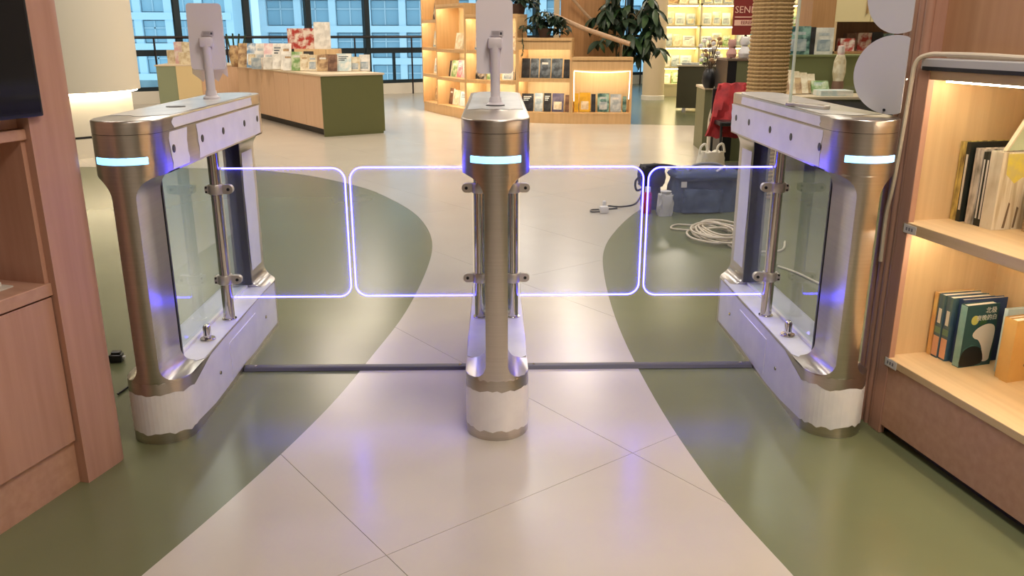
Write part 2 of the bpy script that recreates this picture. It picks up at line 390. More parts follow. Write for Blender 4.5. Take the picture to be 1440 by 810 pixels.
def turnstile(cx, label, sides, gaps, terminal, seed, reach):
    t = thing('turnstile', label, 'turnstile', (cx, 2.988, .002 if abs(cx) < .5 else 0), 0, 'speed gate pedestals')
    put('base', prism(stadium(inset=.0), 0, HB, .003), STEEL, t, smooth=True)
    put('front_column', column_mesh(), STEEL, t, smooth=True, angle=50)
    rc = column_mesh(); bmesh.ops.rotate(rc, verts=list(rc.verts), matrix=Matrix.Rotation(math.pi, 3, 'Z')); put('rear_column', rc, STEEL, t, smooth=True, angle=50)
    put('head', prism(stadium(), HP, HS - .0015), STEEL, t, smooth=True)
    put('seam', prism(stadium(inset=.002), HS - .002, HS + .001), BLACK, t)
    lid = put('lid', prism(stadium(), HS, HT, .005), STEEL, t, smooth=True)
    # light bar let into the nose
    rings = []
    for k in range(17):
        a = R(-46 + 92 * k / 16); rings.append([(r_ * math.sin(a), -LY + HW - r_ * math.cos(a), z) for r_, z in ((.0985, .876), (.1022, .878), (.1022, .896), (.0985, .898))])
    put('light_bar', loft(rings), LED, t, smooth=True)
    # glass between the columns, with a black seal
    put('glass_panel', bbox(-.005, .005, -.405, .405, HB + .013, HP - .002), GLASSP, t)
    for s in (-1, 1): put('seal', bbox(-.0335, .0335, s * .407 - .005, s * .407 + .005, HB + .013, HP - .002), BLACK, t)
    put('glass_channel', bbox(-.016, .016, -.405, .405, HB + .0017, HB + .013, .002), FILM, t)
    # protective film, torn in places
    put('base_film', nose_film(lambda p: .032 if p[1] < -.5 else .012, lambda p: .165 if p[1] < -.47 else .203, .50, seed, .007, .005), FILM, t)
    topf = [(x * .97, y) for x, y in stadium() if abs(y) < 9]
    tf = [(.098, -.40), (.098, .46), (.07, .54), (-.07, .54), (-.098, .46), (-.098, -.40)]
    jj = jag(6, .012, seed + 40); tf += [(-.08 + .032 * k, -.425 + jj[k]) for k in range(6)]
    put('base_top_film', prism(tf, HB + .0006, HB + .0016), FILM, t)
    for s in (-1, 1):
        for (y0, y1) in gaps[s]:
            put('head_film', side_film(s * HW, y0, y1, HP + .006, HS - .006, seed + int(100 * (y0 + 2)) + s), FILM, t)
        put('lid_film', side_film(s * HW, -.44, .30 + .1 * (seed % 2), HS + .003, HT - .006, seed + 70 + s), FILM, t)
        put('column_film', side_film(s * .034, LY - .188, LY - .045, HB + .07, HP - .07, seed + 90 + s, .006), FILM, t)
        for y in (-.455, -.20, .02, .28, .46):
            o = put('sensor_eye', lathe([(.0, -.0015), (.0125, -.0015), (.0125, .001), (.009, .0016), (0, .0016)], 18), BLACK, t, (s * (HW + .0012), y, .905), (0, R(90) * s, 0))
        for y in (-.27, .33):
            put('base_screw', lathe([(0, 0), (.007, 0), (.006, .003), (0, .003)], 12), CHROME, t, (s * (HW + .001), y, .10), (0, R(90) * s, 0))
        put('access_panel', bbox(-.0012, .0012, -.17, .17, .03, .165), FILM, t, (s * (HW + .0018), .02, 0))
        put('corner_bracket', lathe([(0, 0), (.009, 0), (.006, .004), (0, .004)], 10), CLAMP, t, (s * .06, -.40, HP - .002), (R(180), 0, 0))
    # lid film on top with a torn front edge
    je = jag(9, .02, seed + 11); pts = [(.088, .46), (.05, .57), (-.05, .57), (-.088, .46)]
    fe = -.27 if terminal == 'centre' else -.47
    pts += [(-.09 + .0225 * k, fe + je[k] + (.05 * abs(k - 4) / 4 if fe < -.4 else 0)) for k in range(9)]
    put('top_film', prism(pts, HT + .0006, HT + .0014), FILMT, lid)
    hole = put('reader_window', lathe([(.0, 0), (.032, 0), (.032, .002), (.028, .003), (0, .003)], 28), BLACK, lid, (0, -.13, HT + .0012)); hole.scale = (1, .75, 1)
    # key lock on the base
    if terminal != 'centre':
        sx = sides[0]
        lk = put('key_lock', lathe([(0, 0), (.026, 0), (.027, .003), (.025, .006), (0, .006)], 24), CHROME, t, (sx * .052, -.22, HB + .0016), smooth=True)
        put('lock_barrel', bbox(-.011, .011, -.016, .016, .005, .055, .008, 3), CHROME, lk, smooth=True)
        put('key_slot', bbox(-.0025, .0025, -.0166, -.0158, .018, .044), BLACK, lk)
    # swing wings on their pivot posts
    for s in sides:
        px = s * .061
        tb_ = put('pivot_post', lathe([(.027, HB + .001), (.027, HB + .005), (.0205, HB + .006), (.0205, HP + .002)], 24, cx=px, cy=0), CHROME, t, smooth=True)
        x0, x1 = px + s * .026, s * reach[s]
        a_, b_ = min(x0, x1), max(x0, x1)
        cn = (0, 1, 1, 0) if s > 0 else (1, 0, 0, 1)
        ol = rrect(a_, b_, WZ0, WZ1, .045, 8, cn)
        wing = put('barrier_wing', plate(ol, -.005, .005), WINGG, t)
        # lit rim: open along the post side
        if s > 0: path = [(x0, WZ0)] + [p for p in ol if p[0] > x0 + 1e-4] + [(x0, WZ1)]
        else: path = [(x0, WZ1)] + [p for p in ol[9:] + ol[:9] if p[0] < x0 - 1e-4] + [(x0, WZ0)]
        if s < 0:
            mir = rrect(-b_, -a_, WZ0, WZ1, .045, 8, (0, 1, 1, 0)); path = [(x0, WZ0)] + [(-p[0], p[1]) for p in mir if -p[0] < x0 - 1e-4] + [(x0, WZ1)]
        put('light_edge', tube([(p[0], 0, p[1]) for p in path], .0032, 6), EDGE, wing)
        for z in (.362, .70):
            c = put('hinge_clamp', clamp_mesh(s), CLAMP, t, (px, 0, z), smooth=True)
            put('bolt', lathe([(0, 0), (.006, 0), (.005, .004), (0, .004)], 12), BLACK, c, (s * .046, -.0102, 0), (R(90), 0, 0))
            for dz in (-.008, .008): put('bolt', lathe([(0, 0), (.004, 0), (.0035, .004), (0, .004)], 8), BLACK, c, (-s * .03, -.0162, dz), (R(90), 0, 0))
    return t
half = [(-.475, .53)]
torn = [(-.475, -.33), (-.235, .50)]
T1 = turnstile(-1.068, 'stainless turnstile pedestal with torn white film beside the salmon wood cabinet', (1,), {1: torn, -1: half}, 'side', 3, {1: .525})
T2 = turnstile(.0, 'stainless turnstile pedestal in the middle with a wing on each side', (-1, 1), {1: half, -1: half}, 'centre', 14, {-1: .525, 1: .535})
T3 = turnstile(1.088, 'stainless turnstile pedestal next to the fluted wood trim of the bookcase', (-1,), {1: half, -1: half}, 'side', 27, {-1: .535})
# face terminals on wrapped poles
def terminal(x, y, label, yaw, film):
    t = thing('face_terminal', label, 'terminal', (x, y, HT + .0014), yaw, 'face terminals on the turnstiles')
    put('foot', lathe([(.03, 0), (.03, .006), (.022, .012), (.019, .03)], 24), TERM, t, smooth=True)
    put('pole', lathe([(.0165, .012), (.016, .16), (.0165, .2)], 20), TERM, t, smooth=True)
    put('bracket', bbox(-.024, .024, -.016, .03, .185, .222, .008), TERM, t, smooth=True)
    b = plate(rrect(-.061, .061, .105, .34, .012, 5), .018, .04)
    bmesh.ops.rotate(b, verts=list(b.verts), cent=(0, .03, .2), matrix=Matrix.Rotation(R(-8), 3, 'X'))
    sc = put('screen_housing', b, TERM, t)
    lb = put('sticker', plate(rrect(-.02, .02, .225, .243, .002, 2), -.0006, 0), mat('pale_sticker', srgb(196, 190, 196), .6), sc, (0.008, .0165, .0), (R(-8), 0, 0))
    lb.rotation_euler = (0, 0, 0); lb.location = (.008, .0135, 0)
    for k in range(4): put('print_line', bbox(-.016, .006, -.0012, -.0006, .228 + .0035 * k, .2293 + .0035 * k), mat('grey_print', (.25, .24, .27), .7), lb)
    put('barcode_mark', bbox(.009, .016, -.0012, -.0006, .230, .238), mat('dark_print', (.08, .08, .10), .7), lb)
    if film:
        fp = [(.063, .30), (.063, .09)] + [(.063 - .126 * k / 7, .075 + .018 * math.sin(k * 2.1)) for k in range(8)] + [(-.063, .30)]
        put('loose_film', plate(fp, .046, .0468), glassmat('hazy_film', (.96, .96, .96), .05, haze=.45, hazec=(.8, .77, .78)), t)
    return t
terminal(-1.062, 3.21, 'white face terminal on a pole wearing loose cloudy film', R(14), True)
terminal(0.0, 2.87, 'white face terminal on a pole above the middle turnstile', R(3), False)
# strips on the floor between the pedestals
RAMP = mat('dark_rubber_strip', srgb(86, 84, 92), .4)
for (x0, x1, lb) in ((-.965, -.102, 'dark rubber floor strip joining the film-torn pedestal to the middle one'), (.102, .985, 'dark rubber floor strip joining the middle pedestal to the bookcase-side one')):
    cs = [(-.024, .0), (-.016, .011), (-.008, .013), (.008, .013), (.016, .011), (.024, .0)]
    b = loft([[(x0, p[0], p[1]) for p in cs], [(x1, p[0], p[1]) for p in cs]])
    cc = tag(put('floor_cable_cover', b, RAMP, None, (0, 2.985, .0022)), lb, 'cable cover', 'cable covers between the pedestals')
    for x in (x0 + .04, x1 - .04): put('screw', lathe([(0, 0), (.006, 0), (.005, .002), (0, .002)], 10), CHROME, cc, (x, 0, .013))
# clear screen with frosted discs standing on the bookcase-side pedestal
s0, s1 = Vector((1.0, 2.86, HT + .0015)), Vector((1.178, 2.43, HT + .0015)); sl = (s1 - s0).length
sg = thing('acrylic_screen', 'clear acrylic screen with two frosted white discs standing on a pedestal lid', 'screen', s0, math.atan2(s1.y - s0.y, s1.x - s0.x))
put('sheet', bbox(0, sl, -.004, .004, .0, .50), ACRYL, sg)
put('edge', bbox(-.006, .0, -.005, .005, 0, .50, .002), glassmat('bright_edge', (.85, .93, .85), .09, haze=.55, hazec=(.93, .98, .90)), sg)  # pale diffuse colour stands in for light refracted along the sheet's edge
put('foot_strip', bbox(-.01, .17, -.014, .014, 0, .012, .003), CLAMP, sg)
FROST = mat('frosted_white', srgb(214, 212, 214), .5)
def disc(cx, cz, rx, rz, y0, y1):
    pts = []
    for k in range(48):
        a = 2 * math.pi * k / 48; x = cx + rx * math.cos(a); pts.append((min(x, sl - .002), cz + rz * math.sin(a)))
    return plate(pts, y0, y1)
put('frosted_disc', disc(.415, .118, .145, .112, -.0062, -.0041), FROST, sg, smooth=False)
put('frosted_disc', disc(.415, .345, .125, .112, -.0062, -.0041), FROST, sg)
put('pin', lathe([(0, 0), (.004, 0), (.004, .003), (0, .003)], 10), BLACK, sg, (.405, -.0064, .018), (R(90), 0, 0))
# ================================================================== NEAR FURNITURE
# ---- bookcase with fluted trim (front face runs along local x, shelves go back along local y)
BCO = Vector((1.228, 2.458, 0)); BRZ = math.atan2(-.982, .19)
bc = thing('bookcase', 'salmon wood bookcase with lit shelves and a fluted end', 'bookcase', BCO, BRZ)
X1 = 2.3
put('base_panel', bbox(.045, X1, .0, .02, .03, .236, .001), PINKWH, bc)
put('toe_kick', bbox(.0, X1, .03, .36, .0, .03), mat('dark_kick', (.05, .045, .045), .6), bc)
put('shelf', bbox(.02, X1, -.004, .36, .236, .26, .002), OAKH, bc)
put('shelf', bbox(.02, X1, -.004, .36, .662, .695, .002), OAKH, bc)
put('top_board', bbox(.02, X1, .0, .38, 1.11, 1.135, .002), OAKH, bc)
put('side_panel', bbox(.0, .022, .0, .38, .03, 1.135, .002), OAK, bc)
put('end_post', bbox(-.105, .0, .012, .38, .0, 3.39, .002), PINKW, bc)
put('front_stile', bbox(.0, .045, -.004, .016, .0, 1.135, .002), PINKW, bc)
put('back_panel', bbox(.02, X1, .36, .38, .03, 1.135), OAK, bc)
put('light_bar_housing', bbox(.012, X1, -.01, .06, 1.137, 1.168, .003), GREYM, bc)
put('black_gap', bbox(.02, X1, -.0112, -.0098, 1.1355, 1.146), BLACK, bc)
put('upper_panel', bbox(.0, X1, .06, .09, 1.135, 3.39), wood('upper_tan_panel', srgb(196, 152, 116), srgb(182, 138, 102), 'z'), bc)
put('ledge', bbox(.0, X1, .0, .06, 1.135, 1.137), PINKW, bc)
flute_me = None
for k in range(4):
    b = lathe([(.0135, .0), (.0135, 3.39)], 14); o = put('flute', b, PINKW, bc, (-.091 + .027 * k, .012, 0), smooth=True)
for (z, y) in ((1.108, .05), (.660, .05)):
    put('shelf_light', bbox(.05, X1 - .1, y, y + .012, z - .006, z - .0002), STRIP, bc)
TAGM = mat('price_tag_white', srgb(226, 222, 218), .5)
for z in (.676, .246):
    tg = put('shelf_tag', bbox(.03, .085, -.0058, -.0042, z - .013, z + .013, .0004), TAGM, bc)
    for k in range(3): put('tag_print', bbox(.04 + .012 * k, .047 + .012 * k, -.0062, -.0058, z - .005, z + .005), mat('grey_print', (.3, .3, .3), .7), tg)
# cable along the ledge and down the trim
def loc2w(o, p): return o.matrix_basis @ Vector(p)
cb = [(X1 - .1, .03, 1.178), (1.2, .02, 1.176), (.75, .025, 1.181), (.42, .015, 1.177), (.22, .02, 1.180), (.08, .012, 1.180), (.03, -.006, 1.177), (.004, -.022, 1.155), (-.002, -.024, 1.08), (-.012, -.022, .95), (-.03, -.016, .80), (-.05, -.012, .70), (-.05, -.010, .55)]
cab = tag(put('cable', tube([loc2w(bc, p) for p in catmull(cb, 6)], .0065, 8), CREAMC, smooth=True), 'cream cable bundle along the bookcase ledge and down its fluted trim', 'cable')
cb2 = [(1.5, .045, 1.176), (.9, .05, 1.174), (.5, .04, 1.178), (.3, .045, 1.174), (.06, .035, 1.175)]
put('second_strand', tube([loc2w(bc, p) for p in catmull(cb2, 6)], .005, 8), CREAMC, cab, smooth=True)

def near_book(label, x0, th, y0, wd, h, zb, cover, group, lean=0.0, spine=None, art=None):
    """book in bookcase space: thickness along x (towards the viewer), spine outward at y0"""
    t = thing('book', label, 'book', loc2w(bc, (x0, y0, zb)), BRZ, group)
    if lean: t.rotation_euler = (0, 0, BRZ + R(lean))
    c = .0022
    b = bbox(0, th, 0, c, 0, h); bbox(0, c, c, wd, 0, h, bm=b); bbox(th - c, th, c, wd, 0, h, bm=b)
    put('cover', b, cover, t)
    put('pages', bbox(c, th - c, c, wd - .004, .003, h - .003), PAPER, t)
    if spine: put('spine_title', bbox(th * .25, th * .75, -.0005, 0, h * spine[1], h * spine[2]), spine[0], t)
    if art:
        for i, (nm, pts, m, dp) in enumerate(art):
            pp = [(p[0] * wd, p[1] * h) for p in pts]
            put(nm, plate_x(pp, th + .0001 + .0003 * i, th + .0004 + .0003 * i + dp), m, t)
    return t
def M(name, r, g, b, rough=.5): return mat(name, srgb(r, g, b), rough)
BARK = noisy('bark_print', srgb(232, 228, 214), srgb(176, 160, 120), (14, 90, 5), .5, nscale=1, lo=.45, hi=.72)
YBARK = noisy('yellow_bark_print', srgb(224, 206, 120), srgb(120, 100, 60), (60, 60, 14), .5, nscale=1, lo=.4, hi=.66)
GREYB = noisy('grey_bark_print', srgb(214, 210, 204), srgb(120, 116, 110), (60, 60, 16), .5, nscale=1, lo=.4, hi=.7)
SP = M('spine_white', 226, 226, 220)
gu, gl_ = 'books on the upper shelf of the near bookcase', 'books on the lower shelf of the near bookcase'
ZU, ZL = .6952, .2602
near_book('yellow and white bark-patterned spine against the bookcase side', .026, .026, .152, .165, .235, ZU, YBARK, gu)
near_book('black book with a green patch on its cover, white spine lettering', .053, .016, .150, .17, .236, ZU, M('book_black', 34, 40, 38), gu, spine=(SP, .15, .85),
          art=[('green_patch', [(.18, .25), (.5, .2), (.62, .5), (.45, .62), (.2, .55)], M('leaf_print', 70, 128, 78), 0), ('white_branch', [(.2, .12), (.3, .1), (.45, .4), (.42, .42)], SP, 0)])
near_book('pale grey bark-patterned book between black spines', .082, .030, .158, .165, .222, ZU, GREYB, gu)
near_book('slim black spine with white lettering touching the grey bark book', .114, .012, .160, .165, .215, ZU, M('book_black', 34, 40, 38), gu, spine=(SP, .1, .9))
near_book('slim black spine with white lettering touching the thick tree book', .1275, .012, .160, .165, .215, ZU, M('book_black', 34, 40, 38), gu, spine=(SP, .1, .9))
near_book('thick pale book with yellow blossom and tree trunks on its cover', .142, .045, .158, .17, .222, ZU, BARK, gu,
          art=[('yellow_blossom', [(.10, .98), (.12, .72), (.3, .60), (.45, .68), (.7, .58), (.97, .66), (.97, .98)], noisy('blossom_print', srgb(232, 220, 96), srgb(214, 206, 130), (40, 40, 40), .5), 0),
               ('trunk_print', [(.2, .02), (.25, .02), (.29, .34), (.26, .36)], M('trunk_brown', 120, 104, 84), 0), ('trunk_print', [(.4, .02), (.44, .02), (.47, .28), (.43, .3)], M('trunk_brown', 120, 104, 84), 0)])
near_book('tan book with brown dotted cover beside the tree book', .215, .02, .235, .12, .12, ZU, noisy('tan_dots', srgb(214, 186, 150), srgb(150, 110, 80), (120, 120, 120), .5), gu)
lb_ = thing('picture_card', 'mint green card leaning on top of the upper shelf books', 'card', loc2w(bc, (.15, .195, ZU + .2235)), BRZ, None)
put('card_board', plate_x([(0, .0), (.11, .0), (.20, .115), (.075, .125)], 0, .012), M('mint', 206, 222, 190), lb_)
put('card_rim', plate_x([(-.006, -.001), (.0, .0), (.075, .125), (.068, .126)], -.001, .0135), M('card_cream', 232, 226, 200), lb_)
BLUEB = noisy('blue_nature_print', srgb(52, 84, 120), srgb(92, 120, 120), (30, 30, 12), .45, nscale=1)
ORB = M('peach_print', 226, 176, 146)
near_book('slim yellow and orange spine leaning at the end of the lower shelf', .030, .016, .140, .14, .205, ZL, noisy('yellow_orange', srgb(228, 200, 130), srgb(214, 140, 90), (8, 8, 9), .5), gl_)
for k, lbl in enumerate(('blue nature book whose spine fades to peach, next to the yellow spine', 'blue nature book whose spine fades to peach, next to the teal bear book')):
    t = near_book(lbl, .050 + .030 * k, .026, .140 + .004 * k, .145, .205, ZL, BLUEB, gl_, spine=(SP, .55, .78))
    put('peach_band', bbox(.0005, .0255, -.0006, 0, .006, .07), ORB, t); put('green_band', bbox(.0005, .0255, -.0005, 0, .08, .10), M('sage_print', 110, 146, 120), t)
near_book('dark blue hardback standing behind the bear book', .112, .018, .160, .155, .206, ZL, M('navy', 44, 66, 110), gl_)
TEAL = M('teal_cover', 46, 84, 88)
tb = near_book('teal book with a white bear and black hill on its cover', .136, .026, .148, .118, .198, ZL, TEAL, gl_, lean=4,
     art=[('pale_slope', [(.06, .3), (.3, .36), (.6, .3), (.7, .0), (.06, 0)], M('teal_light', 62, 108, 108), 0),
          ('bear_shape', catmull([(.28, .52, 0), (.36, .60, 0), (.55, .66, 0), (.78, .68, 0), (.95, .62, 0), (.97, .45, 0), (.93, .2, 0), (.9, .08, 0), (.68, .08, 0), (.64, .28, 0), (.5, .42, 0), (.36, .46, 0)], 3, True), M('bear_white', 226, 220, 212), 0),
          ('black_hill', catmull([(.03, .02, 0), (.04, .24, 0), (.25, .33, 0), (.5, .32, 0), (.66, .24, 0), (.68, .04, 0)], 3, True), M('hill_black', 24, 28, 30), 0),
          ('yellow_moon', [(.28 + .12 * math.cos(k * .45), .76 + .075 * math.sin(k * .45)) for k in range(14)], M('moon', 190, 196, 110), 0),
          ('leaf_tuft', [(.42, .66), (.5, .82), (.55, .68), (.62, .84), (.66, .7)], M('tuft_green', 70, 112, 70), 0)])
put('spine_band', bbox(.001, .025, -.0006, 0, .002, .196), noisy('pale_teal_spine', srgb(150, 190, 186), srgb(120, 166, 164), (20, 20, 20), .5), tb)
text('cover_title', '北极', .021, SP, tb, (.0278, .088, .178), (R(90), 0, R(90)), .0003)
text('cover_title', '夜晚的白', .019, SP, tb, (.0278, .075, .155), (R(90), 0, R(90)), .0003)
near_book('pale blue picture book with green hills behind the kraft book', .205, .014, .238, .11, .20, ZL, M('pale_sky_blue', 190, 214, 222), gl_,
          art=[('green_hills', catmull([(.02, .02, 0), (.02, .3, 0), (.2, .42, 0), (.4, .3, 0), (.6, .46, 0), (.95, .3, 0), (.97, .02, 0)], 3, True), M('hill_green', 96, 158, 80), 0), ('frog_spot', [(.25, .36), (.42, .4), (.4, .46), (.28, .44)], M('hill_black', 24, 28, 30), 0)])
KRAFT = noisy('kraft_cover', srgb(220, 178, 108), srgb(208, 164, 96), (10, 10, 10), .55)
near_book('kraft yellow book with a small brown bird on its cover', .262, .028, .205, .14, .19, ZL, KRAFT, gl_, lean=5,
          art=[('bird_print', catmull([(.36, .26, 0), (.48, .34, 0), (.62, .33, 0), (.74, .28, 0), (.6, .23, 0), (.46, .21, 0)], 3, True), M('bird_brown', 132, 92, 76), 0)])
near_book('slim kraft book standing flush before the kraft bird book', .240, .018, .210, .13, .188, ZL, KRAFT, gl_, lean=5)

# ---- salmon wood cabinet with screen (front along local x towards the viewer, body at local y < 0)
LCO = Vector((-1.191, 2.151, 0)); LRZ = math.atan2(-.958, -.287)
lc = thing('wood_cabinet', 'salmon wood wall cabinet with a door below an open shelf', 'cabinet', LCO, LRZ)
XL = 1.9
pp = [(0, -.42), (0, .018)] + [(-.155 + .018 * 0 - .0, .018)] 
arc = [(-.125 - .05 * math.sin(R(a)), -.032 + .05 * math.cos(R(a))) for a in range(0, 91, 10)]
put('corner_post', prism([(0, -.42), (0, .018)] + arc + [(-.175, -.42)], 0, 3.39), PINKW, lc, smooth=True)
for k in range(3):
    x0 = .003 + k * .62
    put('door', bbox(x0, x0 + .615, -.02, .0, .135, .560, .0015), PINKW, lc)
put('plinth', bbox(.0, XL, -.40, -.012, .0, .132), PINKWH, lc)
put('shelf', bbox(.0, XL, -.42, .004, .565, .60, .002), PINKWH, lc)
put('top_board', bbox(.0, XL, -.42, .004, .978, 1.005, .002), PINKWH, lc)
put('back_panel', bbox(.0, XL, -.44, -.42, .0, 3.39), BROWNW, lc)
put('carcass', bbox(.0, XL, -.41, -.022, .132, .563), mat('dark_carcass', (.10, .05, .03), .7), lc)
put('inner_side', bbox(.0, .014, -.42, -.004, .60, .978), PINKW, lc)
put('screen_backboard', bbox(.0, XL, -.30, -.02, 1.006, 3.39), PINKW, lc)
tv = thing('television', 'large black screen mounted above the cabinet shelf', 'television', loc2w(lc, (.0, .02, 1.035)), LRZ)
put('screen_frame', bbox(-.035, 1.45, -.028, .016, .0, .83, .004), BLACK, tv)
put('screen_glass', bbox(-.025, 1.44, .016, .0175, .01, .82), mat('screen_black', (.004, .004, .008), .08), tv)
mg = thing('brochure_stack', 'white brochures lying on the open cabinet shelf', 'brochures', loc2w(lc, (.18, -.16, .6002)), LRZ)
put('brochure', bbox(-.12, .16, -.1, .10, 0, .004), M('bro1', 214, 208, 196), mg)
put('brochure', bbox(-.10, .18, -.11, .085, .0045, .016), M('bro2', 226, 222, 214), mg, None, (0, 0, R(4)))
# ================================================================== BACKGROUND FURNITURE
def cover(seed):
    r_ = random.Random(seed); return r_
PAL = {}
def print_mat(name, c1, c2, sc=9.0, lo=.42, hi=.58): return noisy('print_' + name, srgb(*c1), srgb(*c2), (sc, sc, sc), .5, nscale=1.3, detail=2, lo=lo, hi=hi)
PM = {
 'white': print_mat('white', (240, 238, 232), (214, 212, 206)), 'cream': print_mat('cream', (236, 226, 202), (206, 188, 152)),
 'pink': print_mat('pink', (226, 186, 190), (240, 226, 222)), 'rose': print_mat('rose', (206, 120, 140), (232, 190, 190)),
 'mono': print_mat('mono', (40, 36, 34), (196, 186, 172)), 'slate': print_mat('slate', (56, 64, 72), (110, 122, 134)),
 'black': print_mat('black', (26, 26, 30), (52, 54, 60)), 'yellow': print_mat('yellow', (232, 186, 40), (214, 166, 30)),
 'teal': print_mat('teal', (36, 84, 84), (150, 190, 180)), 'greyb': print_mat('greyb', (150, 166, 178), (196, 204, 206)),
 'purple': print_mat('purple', (76, 70, 96), (110, 104, 126)), 'green': print_mat('green', (122, 160, 96), (206, 216, 180)),
 'red': print_mat('red', (182, 60, 52), (236, 222, 210)), 'tan': print_mat('tan', (206, 176, 132), (150, 116, 84)),
 'orange': print_mat('orange', (206, 122, 70), (236, 210, 170)), 'blue': print_mat('blue', (110, 150, 190), (230, 234, 236)),
 'sky': print_mat('sky', (196, 218, 222), (236, 238, 232)), 'brown': print_mat('brown', (96, 66, 48), (140, 104, 80)),
}
def far_book(label, p, w_, h, th, m, rz, group, lean=8.0, name='book', cat='book'):
    """face-out book: bottom edge centred at p, front towards local -y"""
    b = bbox(-w_ / 2, w_ / 2, 0, th, 0, h)
    bmesh.ops.translate(b, verts=list(b.verts), vec=(0, 0, 0))
    o = put(name, b, [m, PAPER], None, Vector(p) + Vector((0, 0, th * math.sin(R(lean)))), (R(-lean), 0, rz))
    for f in o.data.polygons:
        if abs(f.normal.z) > .9 or f.normal.x > .9: f.material_index = 1
    # printed blocks standing just proud of the cover
    if w_ > .09 and name == 'book':
        hsh = sum(ord(c) for c in label) % 5; pale = m in (PM['white'], PM['cream'], PM['sky'], PM['pink'])
        a_ = PM[('tan', 'greyb', 'greyb', 'slate', 'green')[hsh]] if pale else PM[('white', 'cream', 'greyb', 'sky', 'tan')[hsh]]
        if hsh in (0, 2): put('cover_title', bbox(-w_ * .3, w_ * .28, -.0012, -.0002, h * .70, h * .80), a_, o)
        if hsh in (1, 2): put('cover_picture', bbox(-w_ * .36, w_ * .34, -.0012, -.0002, h * .12, h * .55), a_, o)
        if hsh == 3:
            for kk in range(3): put('cover_title', bbox(-w_ * .35, w_ * (.3 - .12 * kk), -.0012, -.0002, h * (.8 - .1 * kk), h * (.85 - .1 * kk)), a_, o)
    return tag(o, label, cat, group)

# ---- curved island of bookcase bays
ip = [G(596, 155), G(616, 160), G(655, 168.5), G(727, 172.5), G(802, 174.5), G(887, 175)]
ISL = mat('island_lamp', (1, .9, .7), .5, emit=(1.0, .94, .74), es=34.0)
OAKI = wood('island_oak', srgb(218, 182, 132), srgb(206, 168, 118)); OAKB = wood('island_back', srgb(240, 220, 176), srgb(232, 210, 164))
def bay(label, P0, P1, top, shelves, depth, a0=0.0, a1=0.0):
    """one bay; a0 / a1 are the mitre angles that turn it into its neighbours"""
    d = P1 - P0; wl = d.length; rz = math.atan2(d.y, d.x); dl, dr = math.tan(a0), math.tan(a1)
    t = thing('bookcase', label, 'bookcase', P0, rz, 'bays of the curved bookcase')
    def pb_(name, x0, x1, y0, y1, z0, z1, m, bev=0.0):
        b = bbox(x0, x1, y0, y1, z0, z1, bev)
        for v in b.verts: v.co.x += v.co.y * (dl * (1 - v.co.x / wl) - dr * (v.co.x / wl))
        return put(name, b, m, t)
    pb_('plinth', .0, wl, .01, depth, 0.0, .13, OAKI)
    for x in (0, wl - .025): pb_('side_panel', x + .001, x + .024, .0, depth, .13, top, OAKI)
    pb_('back_panel', .025, wl - .025, depth - .02, depth, .13, top, OAKB)
    zs = [.13] + shelves
    for z in zs: pb_('shelf', .025, wl - .025, .005, depth - .02, z, z + .025, OAKI)
    pb_('top_board', .0, wl, -.01, depth, top, top + .04, OAKI, .003)
    for z in shelves + [top]:
        pb_('shelf_light', .06, wl - .06, .03, .045, z - .010, z - .002, ISL); pb_('light_lip', .025, wl - .025, .0, .012, z - .022, z, OAKI)
    return t, rz, wl, zs
def fill(tinfo, row, items, group, depth=.16, lean=9):
    t, rz, wl, zs = tinfo; z = zs[row] + .0255
    ux, uy = Vector((math.cos(rz), math.sin(rz), 0)), Vector((-math.sin(rz), math.cos(rz), 0))
    for (f0, f1, h, m, lab) in items:
        x0, x1 = .035 + f0 * (wl - .07), .035 + f1 * (wl - .07)
        p = Vector(t.location) + ux * ((x0 + x1) / 2) + uy * depth + Vector((0, 0, z))
        far_book(lab, p, (x1 - x0) * .94, h, .025, PM[m], rz, group, lean)
gi = 'books on the curved bookcase'
hd = [math.atan2((ip[k + 1] - ip[k]).y, (ip[k + 1] - ip[k]).x) for k in range(5)]
mt = [0.0] + [(hd[k + 1] - hd[k]) / 2 for k in range(4)] + [0.0]
b5 = bay('lowest bay of the curved bookcase with one lit opening and a drooping light strip', ip[4], ip[5], .88, [], .36, mt[4], mt[5])
put('front_header', bbox(.025, b5[2] - .025, .0, .02, .74, .88), OAKI, b5[0])
sag = [(.04 + (b5[2] - .08) * k / 12, -.008, .735 - .022 * math.sin(math.pi * k / 12)) for k in range(13)]
put('loose_light_strip', tube([(.045, -.008, .32), (.04, -.008, .60), (.04, -.008, .72)] + sag + [(b5[2] - .04, -.008, .6), (b5[2] - .045, -.008, .35)], .008, 6), mat('soft_strip', (1, .85, .7), .5, emit=(1, .72, .5), es=1.6), b5[0])
b4 = bay('two-row bay of the curved bookcase below the potted plant', ip[3], ip[4], 1.14, [.60], .40, mt[3], mt[4])
put('front_header', bbox(.025, b4[2] - .025, .0, .02, 1.02, 1.14), OAKI, b4[0])
b3 = bay('bay of the curved bookcase behind the middle face terminal', ip[2], ip[3], 1.46, [.56, .98], .40, mt[2], mt[3])
b2 = bay('tall bay of the curved bookcase with pink covers in its rows', ip[1], ip[2], 1.62, [.56, .98], .40, mt[1], mt[2])
b1 = bay('end bay of the curved bookcase nearest the tall windows', ip[0], ip[1], 1.9, [.58, 1.0, 1.42], .40, mt[0], mt[1])
